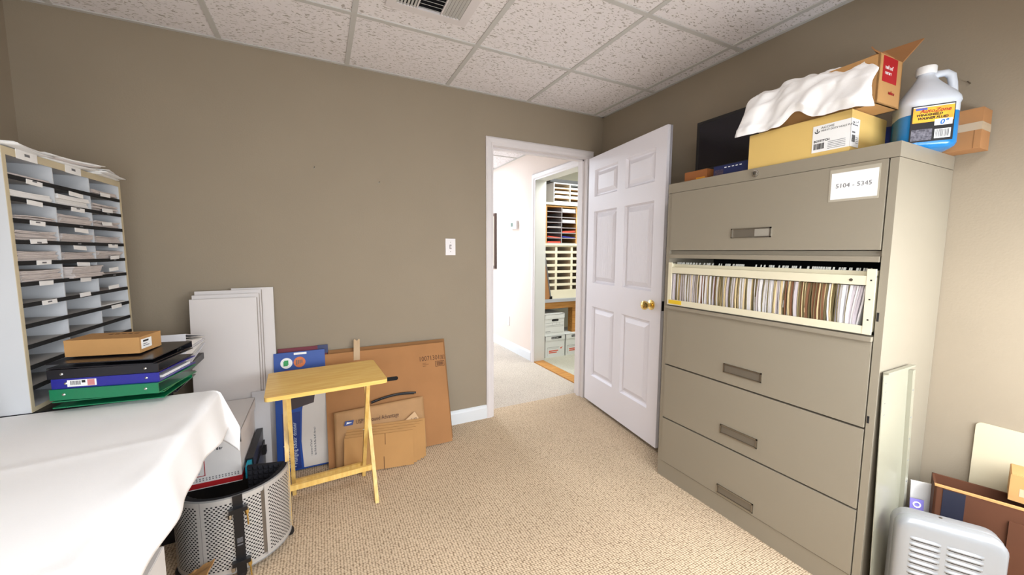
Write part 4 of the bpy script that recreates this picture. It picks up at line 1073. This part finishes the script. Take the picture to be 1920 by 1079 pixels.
bm = bmesh.new(); prism(bm, [(-w / 2 + .03, .012), (-.012, .012), (-.018, .16), (-.008, .33), (-w / 2 + .03, .33)], 'y', -.0314, -.0295); obj('navy_field', bm, mat('deep blue print', (14, 44, 118), .45), t)
bm = bmesh.new(); prism(bm, [(-.075, .34), (.062, .37), (.08, .49), (-.07, .50)], 'y', -.0318, -.0295); obj('folder_picture', bm, mat('dark grey print', (66, 54, 54), .6), t)
bm = bmesh.new(); prism(bm, [(-.08, .49), (.06, .50), (.05, .57), (-.08, .57)], 'y', -.0319, -.0295); obj('red_picture', bm, m_red, t)
bm = bmesh.new()
for k in range(3): prism(bm, [(-.012 + .012 * k, .46), (-.006 + .012 * k, .46), (-.010 + .012 * k, .56), (-.016 + .012 * k, .56)], 'y', -.0324, -.031)
obj('tab_picture', bm, mat('light blue print', (70, 140, 200), .5), t)
for cx_, mm in ((-.068, m_label), (-.002, mat('orange print', (206, 110, 50), .5))):
    bm = bmesh.new(); lathe(bm, [(.0005, -.0318), (.030, -.0318), (.030, -.0295), (.0005, -.0295)], 24, (cx_, 0, .612), 'y'); obj('round_picture', bm, mm, t)
bm = bmesh.new(); box(bm, -.083, -.062, -.0326, -.031, .596, .622); box(bm, -.079, -.058, -.0330, -.031, .602, .628); obj('folder_icon', bm, mat('green print', (40, 150, 80), .5), t)
bm = bmesh.new()
for k in range(4): box(bm, -.02 + .009 * k, -.014 + .009 * k, -.0325, -.031, .597 + .003 * k, .625)
obj('folder_icon', bm, mat('grey brown print', (110, 90, 84), .5), t)
obj('handle_slot', B(-.03, .035, -.0316, -.0295, .655, .667), m_label, t, bevel=.0008)
UPF = Matrix.Rotation(PI / 2, 4, 'X') 
rot_up = (Matrix.Rotation(PI / 2, 4, 'X') @ Matrix.Rotation(PI / 2, 4, 'Z')).to_euler()
text('lettering', '• Hanging folder dossier', .028, t, (-.032, -.0322, .022), rot_up, mat('pale print', (190, 200, 215), .5), sx=.92)
text('lettering', 'LETTER SIZE', .026, t, (-.068, -.0322, .022), rot_up, mat('pale print', (190, 200, 215), .5))
for k, xk in enumerate((.045, .065)): scribble('faded_print', 9, .09 + .07 * k, .010, t, (xk, -.0314, .07), rot_up, m_inkgrey, 7 + k)

# ------------------------------------------------------------------ cardboard sheets
def holed_sheet(t, w, h, th, hx0, hx1, hz0, hz1, m):
    bm = bmesh.new(); hole = rrect(hx0, hx1, hz0, hz1, (hz1 - hz0) / 2 - .0005, 6)
    # frame of quads between the rounded hole and the outer rectangle
    for y in (-th, 0):
        pass
    outer = []
    n = len(hole); cx_, cz_ = (hx0 + hx1) / 2, (hz0 + hz1) / 2
    x0, x1, z0_, z1_ = -w / 2, w / 2, .004, h
    def toedge(p):
        dx, dz = p[0] - cx_, p[1] - cz_; ts = []
        if dx > 1e-9: ts.append((x1 - cx_) / dx)
        if dx < -1e-9: ts.append((x0 - cx_) / dx)
        if dz > 1e-9: ts.append((z1_ - cz_) / dz)
        if dz < -1e-9: ts.append((z0_ - cz_) / dz)
        k = min(ts); return (cx_ + dx * k, cz_ + dz * k)
    pairs = [(p, toedge(p)) for p in hole]
    corners = [(x0, z0_), (x1, z0_), (x1, z1_), (x0, z1_)]
    def angle(p): return math.atan2(p[1] - cz_, p[0] - cx_) % (2 * PI)
    pairs.sort(key=lambda q: angle(q[0]))
    F = []
    for i in range(n):
        a, b = pairs[i], pairs[(i + 1) % n]
        aa, ab = angle(a[1]), angle(b[1])
        if ab < aa: ab += 2 * PI
        mid = [c for c in corners if aa < (angle(c) if angle(c) >= aa else angle(c) + 2 * PI) < ab]
        F.append([a[0], a[1]] + sorted(mid, key=lambda c: angle(c) if angle(c) >= aa else angle(c) + 2 * PI) + [b[1], b[0]])
    V = {}
    def vert(p, y):
        k = (round(p[0], 6), round(p[1], 6), y)
        if k not in V: V[k] = bm.verts.new((p[0], y, p[1]))
        return V[k]
    for f in F:
        u = []
        for p in f:
            if not u or u[-1] != p: u.append(p)
        bm.faces.new([vert(p, -th) for p in u]); bm.faces.new([vert(p, 0) for p in u[::-1]])
    be = [e for e in bm.edges if len(e.link_faces) == 1 and e.verts[0].co.y < -th / 2]
    for e in be:
        a, b = e.verts
        bm.faces.new((a, b, vert((b.co.x, b.co.z), 0) if (round(b.co.x, 6), round(b.co.z, 6), 0) in V else bm.verts.new((b.co.x, 0, b.co.z)), vert((a.co.x, a.co.z), 0)))
    return obj('sheet', bm, m, t)
t, w = leanboard('cardboard_sheet', 'large flattened brown cardboard sheet against the wall, behind the printed one', 'cardboard', -2.10, -1.372, .665, .008, -.195, -.010, None, group='large cardboard sheets')
obj('sheet', B(-w / 2, w / 2, -.007, 0, .004, .668), m_cardedge, t, bevel=.001)
t, w = leanboard('cardboard_sheet', 'large flattened cardboard sheet with hand slot and printed number 10071301', 'cardboard', -2.122, -1.388, .655, .008, -.235, -.040, None, group='large cardboard sheets')
holed_sheet(t, w, .655, .007, -.035, .052, .445, .470, m_card)
obj('slot_shade', B(-.06, .075, .002, .004, .42, .49), m_blackm, t)  # black sheet painted in for the shade inside the hand slot
text('lettering', '10071301', .044, t, (.192, -.0073, .543), FRONT, m_cardink, sx=.82)
bm = bmesh.new()
for a in ((.30, .362, .497, .5), (.30, .362, .53, .533), (.30, .303, .497, .533), (.359, .362, .497, .533)): box(bm, a[0], a[1], -.0074, -.006, a[2], a[3])
xx = .309
while xx < .353: wd = rr.uniform(.001, .004); box(bm, xx, xx + wd, -.0074, -.006, .504, .527); xx += wd + rr.uniform(.001, .002)
for a in ((.335, .366, .541, .543), (.335, .366, .567, .569), (.335, .337, .541, .569), (.364, .366, .541, .569), (.342, .345, .545, .565), (.349, .353, .545, .565), (.356, .358, .545, .565)): box(bm, a[0], a[1], -.0074, -.006, a[2], a[3])
obj('barcode', bm, m_cardink, t)
bm = bmesh.new(); box(bm, .215, .24, -.0074, -.006, .528, .530); box(bm, .215, .255, -.0074, -.006, .518, .520); box(bm, .215, .238, -.0074, -.006, .508, .510); obj('fine_print', bm, m_cardink, t)
bm = bmesh.new(); grid(bm, lambda u, v: (-.205 + .036 * u + .006 * v, -.009 - .004 * math.sin(3 * v), .60 + .125 * v + .006 * math.sin(9 * u) * v), 5, 8); obj('tape_strip', bm, mat('brown paper tape', (188, 158, 120), .5), t, solid=.001)
# mailer
t, w = leanboard('kraft_mailer', 'padded kraft postal mailer leaning on the big cardboard sheet', 'envelope', -2.085, -1.565, .335, .012, -.264, -.180, None)
bm = bmesh.new(); grid(bm, lambda u, v: (-w / 2 + w * u, -.006 - .012 * (math.sin(PI * u) * math.sin(PI * v)) ** .6 - .003 * noise.noise((u * 7, v * 5, 3)), .004 + .316 * v - .02 * math.sin(PI * u) * 0 + .012 * u), 30, 20)
obj('mailer_pouch', bm, mat('kraft paper', (184, 142, 96), .7, var=.15, vscale=9, bump=.2, bscale=25), t, smooth=60, solid=.003)
text('lettering', 'USPS Ground Advantage', .036, t, (-w / 2 + .115, -.0225, .238), FRONT, mat('mailer ink', (92, 66, 52), .7), sx=.68)
bm = bmesh.new(); prism(bm, [(-w / 2 + .05, .238), (-w / 2 + .097, .238), (-w / 2 + .105, .264), (-w / 2 + .058, .264)], 'y', -.024, -.0205); em = obj('emblem', bm, mat('emblem blue', (34, 60, 130), .5), t)
bm = bmesh.new(); prism(bm, [(-w / 2 + .063, .246), (-w / 2 + .095, .252), (-w / 2 + .067, .258)], 'y', -.0245, -.023); obj('emblem_wing', bm, m_label, t)
bm = bmesh.new()
for k in range(2): box(bm, -w / 2 + .10, -w / 2 + .26, -.0225, -.0205, .190 - .01 * k, .192 - .01 * k)
obj('fine_print', bm, mat('mailer ink', (92, 66, 52)), t)
# black strap behind the mailer
t = thing('black_strap', 'thin black strap arching between the mailer and the cardboard sheet', 'strap', (-1.745, -.170, .335))
bm = bmesh.new(); tube(bm, [(-.13 + .27 * k / 12, .0, .03 * math.sin(PI * (.12 + .70 * k / 12)) - .015 + .012 * k / 12) for k in range(13)], .006, 8); tube(bm, [(-.13 + .26 * k / 12, .012, .03 * math.sin(PI * (.12 + .70 * k / 12)) - .026 + .012 * k / 12) for k in range(13)], .004, 8)
obj('strap_band', bm, m_black, t, smooth=60)
# torn envelope piece
t, w = leanboard('torn_envelope', 'torn pale kraft envelope corner in front of the mailer', 'envelope', -1.83, -1.60, .27, .004, -.306, -.236, None)
bm = bmesh.new(); prism(bm, [(-w / 2, .16), (w / 2, .08), (w / 2, .20), (w / 2 - .03, .262), (0.02, .218)], 'y', -.003, 0); obj('envelope_sheet', bm, mat('pale kraft', (206, 172, 132), .7), t)
text('lettering', 'UP', .03, t, (w / 2 - .055, -.0034, .205), FRONT, mat('mailer ink', (92, 66, 52)))
# small flattened boxes
fl = [(-2.03, -1.585, .226, -.306, -.236, .0, 'rearmost'), (-2.035, -1.60, .219, -.322, -.252, .0, 'fourth from the front'), (-2.04, -1.625, .211, -.338, -.268, .0, 'third from the front'), (-2.045, -1.650, .204, -.354, -.284, .0, 'second from the front'), (-2.050, -1.672, .196, -.370, -.300, .0, 'frontmost')]
for i, (x0, x1, h, yb_, yt_, rz, lab) in enumerate(fl):
    t, w = leanboard('flattened_box', 'small flattened brown box leaning by the tray table, %s of five' % lab, 'cardboard', x0, x1, h, .006, yb_, yt_, None, group='small flattened boxes', rz=rz - .16)
    obj('sheet', B(-w / 2, w / 2, -.006, 0, .004, h), m_card2, t, bevel=.001)
    if i == 4:
        obj('slot', B(.03, .033, -.0066, -.0055, h - .062, h), m_cardink, t); obj('slot', B(.022, .025, -.0066, -.0055, .004, .07), m_cardink, t)

# ------------------------------------------------------------------ tray table
t = thing('tray_table', 'small yellow wooden folding tray table in front of the cardboard', 'table', (-2.112, -.485, 0), (0, 0, .06))
TT = .625
bm = bmesh.new(); prism(bm, rrect(-.257, .255, -.194, .194, .018, 4), 'z', TT - .018, TT); obj('tray_top', bm, m_traywood, t, bevel=.005, seg=2)
obj('tray_batten', B(-.12, .12, -.02, .02, TT - .03, TT - .018), m_trayleg, t)
def leg(x, ytop, ybot, wd=.011):
    bm = bmesh.new(); ztop = TT - .018
    vs = []
    for z, y in ((0, ybot), (ztop, ytop)):
        for sx, sy in ((-1, -1), (1, -1), (1, 1), (-1, 1)): vs.append(bm.verts.new((x + sx * wd * .8, y + sy * .013, z)))
    for f in ((3, 2, 1, 0), (4, 5, 6, 7), (0, 1, 5, 4), (1, 2, 6, 5), (2, 3, 7, 6), (3, 0, 4, 7)): bm.faces.new([vs[i] for i in f])
    return bm
for s in (-1, 1):
    obj('leg', leg(s * .168, -.155, .095), m_trayleg, t, bevel=.002)
    obj('leg', leg(s * .188, .085, -.180), m_trayleg, t, bevel=.002)
    bm = bmesh.new(); tube(bm, [(s * .155, -.04, .325), (s * .20, -.04, .325)], .004, 8); obj('pivot_bolt', bm, m_steel, t)
obj('stretcher', B(-.16, .16, .070, .086, .045, .085), m_trayleg, t, bevel=.002)
obj('stretcher', B(-.18, .18, -.120, -.106, .14, .165), m_trayleg, t, bevel=.002)

# ------------------------------------------------------------------ store room behind the doorway
t = thing('work_bench', 'pine work bench with a grey top in the store room', 'bench', (.13, 1.20, 0))
obj('bench_top', B(0.01, 1.9, 0, .60, .655, .692), mat('grey bench top', (176, 178, 184), .5), t, bevel=.003)
obj('apron', B(0.02, 1.9, .03, .055, .575, .655), m_pine, t, bevel=.002)
for x in (.50, 1.7): obj('leg', B(x, x + .085, .05, .14, 0, .60), m_pine, t, bevel=.002)
obj('leg', B(.025, .095, .48, .56, 0, .60), m_pine, t)
t = thing('wall_shelf', 'white shelf under the topmost sorter in the store room', 'shelf', (.13, 1.27, 1.80))
obj('shelf_board', B(0, 1.9, .0, .55, 0, .026), m_cream, t)
t = thing('wall_shelf', 'white shelf above the cream sorter in the store room', 'shelf', (.13, 1.22, 1.322))
obj('shelf_board', B(0, 1.9, .0, .60, 0, .024), m_cream, t); obj('shelf_bracket', B(.9, .92, .3, .6, -.2, 0), m_white, t)
def sorter(label, x0, y0, z0, cols, colw_, rows_, h, mshell, minner, mface, face=.010, depth=.32, plinth=0, sidew=.012):
    W_ = cols * colw_ + sidew * 2
    t = thing('desk_sorter', label, 'sorter', (x0, y0, z0))
    for x in (0, W_ - sidew): obj('side_panel', B(x, x + sidew, 0, depth, 0, h), mshell, t)
    obj('top_panel', B(sidew, W_ - sidew, 0, depth, h - .014, h), mshell, t); obj('back_panel', B(sidew, W_ - sidew, depth - .006, depth, 0, h - .014), minner, t)
    if plinth: obj('plinth', B(sidew, W_ - sidew, 0, depth - .01, 0, plinth), mface, t)
    for c in range(1, cols): obj('divider', B(sidew + c * colw_ - face / 2, sidew + c * colw_ + face / 2, .001, depth - .006, plinth, h - .014), mface, t)
    st = (h - .014 - plinth) / rows_
    for r in range(rows_):
        obj('shelf', B(sidew, W_ - sidew, .004, depth - .006, plinth + r * st, plinth + r * st + .006), minner, t)
        obj('shelf_edge', B(sidew, W_ - sidew, -.001, .006, plinth + r * st - .0, plinth + r * st + face), mface, t)
    return t, st, sidew
m_rustin = mat('rust brown fibreboard', (112, 66, 42), .8)
t1, st, sw = sorter('small grey sorter on the top shelf of the store room', .362, 1.29, 1.827, 3, .222, 4, .236, m_sorter, m_tan, m_cream, .014)
t2, st2, sw2 = sorter('brown sorter with red folders in the middle of the store room shelves', .262, 1.29, 1.347, 2, .208, 7, .445, m_tan, m_rustin, mat('grey shelf edge', (150, 146, 150), .6), .009)
t3, st3, sw3 = sorter('cream sorter with thick white dividers standing on the store room bench', .140, 1.235, .693, 5, .222, 7, .628, m_cream, m_tan, m_cream, .030, plinth=.075)
tag(obj('black_portfolio', B(.31, 1.05, 1.285, 1.6, 2.0645, 2.10), m_black, bevel=.004), 'flat black portfolio lying on the topmost sorter in the store room', 'portfolio')
m_rf = mat('red folder card', (206, 70, 50), .6)
def inrow(name, label, cat, xs_, row, hgt, m, tilt=0, group=None):
    x0 = .262 + sw2 + xs_ * .208
    t = thing(name, label, cat, (x0 + .104, 1.292, 1.347 + row * st2 + .0095), (0, tilt, 0), group=group)
    obj('sheet_block', B(-.092, .092, 0, .24, .0, hgt), m, t, bevel=.001); return t
inrow('red_folder', 'red folder in the lowest left slot of the brown sorter', 'folder', 0, 0, .018, m_rf)
inrow('red_folder', 'red folder in the second lowest left slot of the brown sorter', 'folder', 0, 1, .012, m_rf, .08)
inrow('blue_folder', 'blue folder in the second lowest right slot of the brown sorter', 'folder', 1, 1, .014, m_blue, .08)
inrow('red_folder', 'red folder in the third lowest right slot of the brown sorter', 'folder', 1, 2, .022, m_rf, -.06)
inrow('paper_stack', 'white papers in the fifth slot up on the right of the brown sorter', 'paper', 1, 4, .03, m_paper)
inrow('paper_stack', 'white papers in the top right slot of the brown sorter', 'paper', 1, 6, .035, m_paper)
inrow('paper_stack', 'grey papers in the fourth slot up on the left of the brown sorter', 'paper', 0, 3, .008, m_paper2)
for k, (c, r) in enumerate(((0, 0), (0, 1), (0, 2), (1, 0), (1, 1), (1, 2), (1, 3), (2, 1), (2, 2))):
    t = thing('paper_stack', 'white papers in the small grey sorter, column %s, shelf %s from below' % (['one', 'two', 'three'][c], ['one', 'two', 'three', 'four'][r]), 'paper', (.362 + sw + c * .222 + .111, 1.296, 1.827 + r * st + .015), group='papers in the small grey sorter')
    obj('sheet_block', B(-.095, .095, 0, .24, 0, .008 + .006 * ((k * 5) % 3)), m_paper, t)
# things to the right of the brown sorter
for k, (x, m_, lab) in enumerate(((.722, mat('white folder', (236, 232, 222), .6), 'white folder standing right of the brown sorter'), (.737, mat('orange folder', (232, 150, 90), .6), 'orange folder standing right of the brown sorter'), (.752, mat('cream folder', (228, 214, 170), .6), 'cream folder standing right of the brown sorter'), (.775, mat('navy folder', (40, 58, 120), .6), 'navy folder standing rightmost beside the brown sorter'))):
    t = thing('upright_folder', lab, 'folder', (x, 1.30, 1.347), (0, .05, 0), group='upright folders in the store room')
    obj('folder_cover', B(0, .009, 0, .23, .0, .22 - .012 * k), m_, t, bevel=.001)
t = thing('black_box', 'tall black box behind the upright folders in the store room', 'box', (.84, 1.62, 1.347))
obj('box_body', B(-.12, .25, -.06, .1, 0, .44), m_black, t, bevel=.004); obj('box_lid', B(-.122, .252, -.062, .102, .40, .445), m_black, t)
t = thing('white_roll', 'white rounded container on the shelf right of the brown sorter', 'container', (.80, 1.45, 1.575))
# hangs from the upper shelf underside: a paper towel holder
bm = bmesh.new(); lathe(bm, [(.001, 0), (.045, 0), (.048, .01), (.048, .20), (.045, .21), (.001, .21)], 20); obj('roll_body', bm, m_label, t, smooth=40)
obj('hanger', B(-.01, .01, -.01, .01, .21, .225), m_white, t)
# leaning clip board
t = thing('leaning_board', 'brown board with a slanted dark edge leaning against the cream sorter on the bench', 'board', (.14, 1.222, .694))
bm = bmesh.new(); prism(bm, [(0, 0), (.148, 0), (.046, .60), (0, .60)], 'y', 0, .01); obj('board_sheet', bm, m_card, t, bevel=.001)
bm = bmesh.new(); prism(bm, [(.148, 0), (.164, 0), (.062, .602), (.046, .602)], 'y', -.003, .011); obj('board_rim', bm, m_silverdk, t)
obj('board_foot', B(.14, .172, -.008, .011, 0, .03), m_black, t)
# archive boxes under the bench
m_boxs = mat('white archive board', (226, 228, 226), .75)
def archive(label, x0, x1, y, z, h, kind):
    w = x1 - x0
    t = archive_box('archive_box', label, w - .012, .36, h, ((x0 + x1) / 2, y + .186, z), 0, m_boxs)
    yf = -.18 - .0008
    if kind == 'brand':
        obj('black_plate', B(-.055, .085, -.1875, -.186, h - .040, h - .014), m_ink, t)
        text('lettering', "Banker's Box", .017, t, (-.047, -.1879, h - .033), FRONT, m_label)
        bm = bmesh.new()
        for k in range(2): box(bm, -.085, .045 - .02 * k, yf, -.179, .07 - .02 * k, .083 - .02 * k)
        obj('red_print', bm, mat('orange red print', (216, 84, 52), .6), t)
        bm = bmesh.new(); prism(bm, [(.07, .105), (.085, .09), (.11, .118), (.09, .112), (.10, .085), (.085, .10)][:4], 'y', yf, -.179); obj('arrow_print', bm, mat('orange red print', (216, 84, 52)), t)
        bm = bmesh.new(); box(bm, -.11, .06, yf, -.179, .118, .121); box(bm, -.10, .05, yf, -.179, .105, .107); box(bm, -.11, -.108, yf, -.179, .02, .12); obj('grey_print', bm, m_inkgrey, t)
    else:
        bm = bmesh.new(); prism(bm, rrect(-.04, .055, h - .088, h - .062, .0125), 'y', -.1812, -.179); obj('hand_hole', bm, m_dark, t)
        bm = bmesh.new()
        for z_ in (h - .105, h - .135, h - .15, .03): box(bm, -.125, .125, yf, -.179, z_, z_ + .0018)
        for x_ in (-.03, .02, .07): box(bm, x_, x_ + .0015, yf, -.179, h - .135, h - .105)
        box(bm, -.125, -.06, yf, -.179, .045, .051)
        obj('form_print', bm, m_inkgrey, t)
    return t
archive('white archive box standing on the store room floor at the left, black name plate', .196, .478, 1.172, 0, .262, 'brand')
archive('white archive box standing on the store room floor at the right, black name plate', .484, .766, 1.172, 0, .262, 'brand')
archive('white archive box with an oval hand hole stacked on the left floor box', .190, .472, 1.178, .2635, .255, 'hole')
t = thing('red_capped_jar', 'small white container with a red cap under the bench', 'jar', (.742, 1.40, .2635))
bm = bmesh.new(); lathe(bm, [(.001, 0), (.03, 0), (.032, .01), (.032, .06), (.001, .062)], 16); obj('jar_body', bm, m_label, t, smooth=40)
bm = bmesh.new(); lathe(bm, [(.001, .062), (.028, .062), (.028, .085), (.001, .087)], 16); obj('cap', bm, m_red, t, smooth=40)
# far left sliver of a silver thing on the table edge
t = thing('silver_tin', 'silver metal tin at the left edge on the tablecloth', 'tin', (-3.02, -1.02, TZ + .008))
bm = bmesh.new(); lathe(bm, [(.001, 0), (.05, 0), (.052, .004), (.05, .06), (.052, .065), (.044, .07), (.001, .07)], 24); obj('tin_body', bm, m_silver, t, smooth=40)
bm = bmesh.new(); lathe(bm, [(.001, .07), (.046, .07), (.046, .082), (.001, .083)], 24); obj('tin_lid', bm, m_silverdk, t, smooth=40)
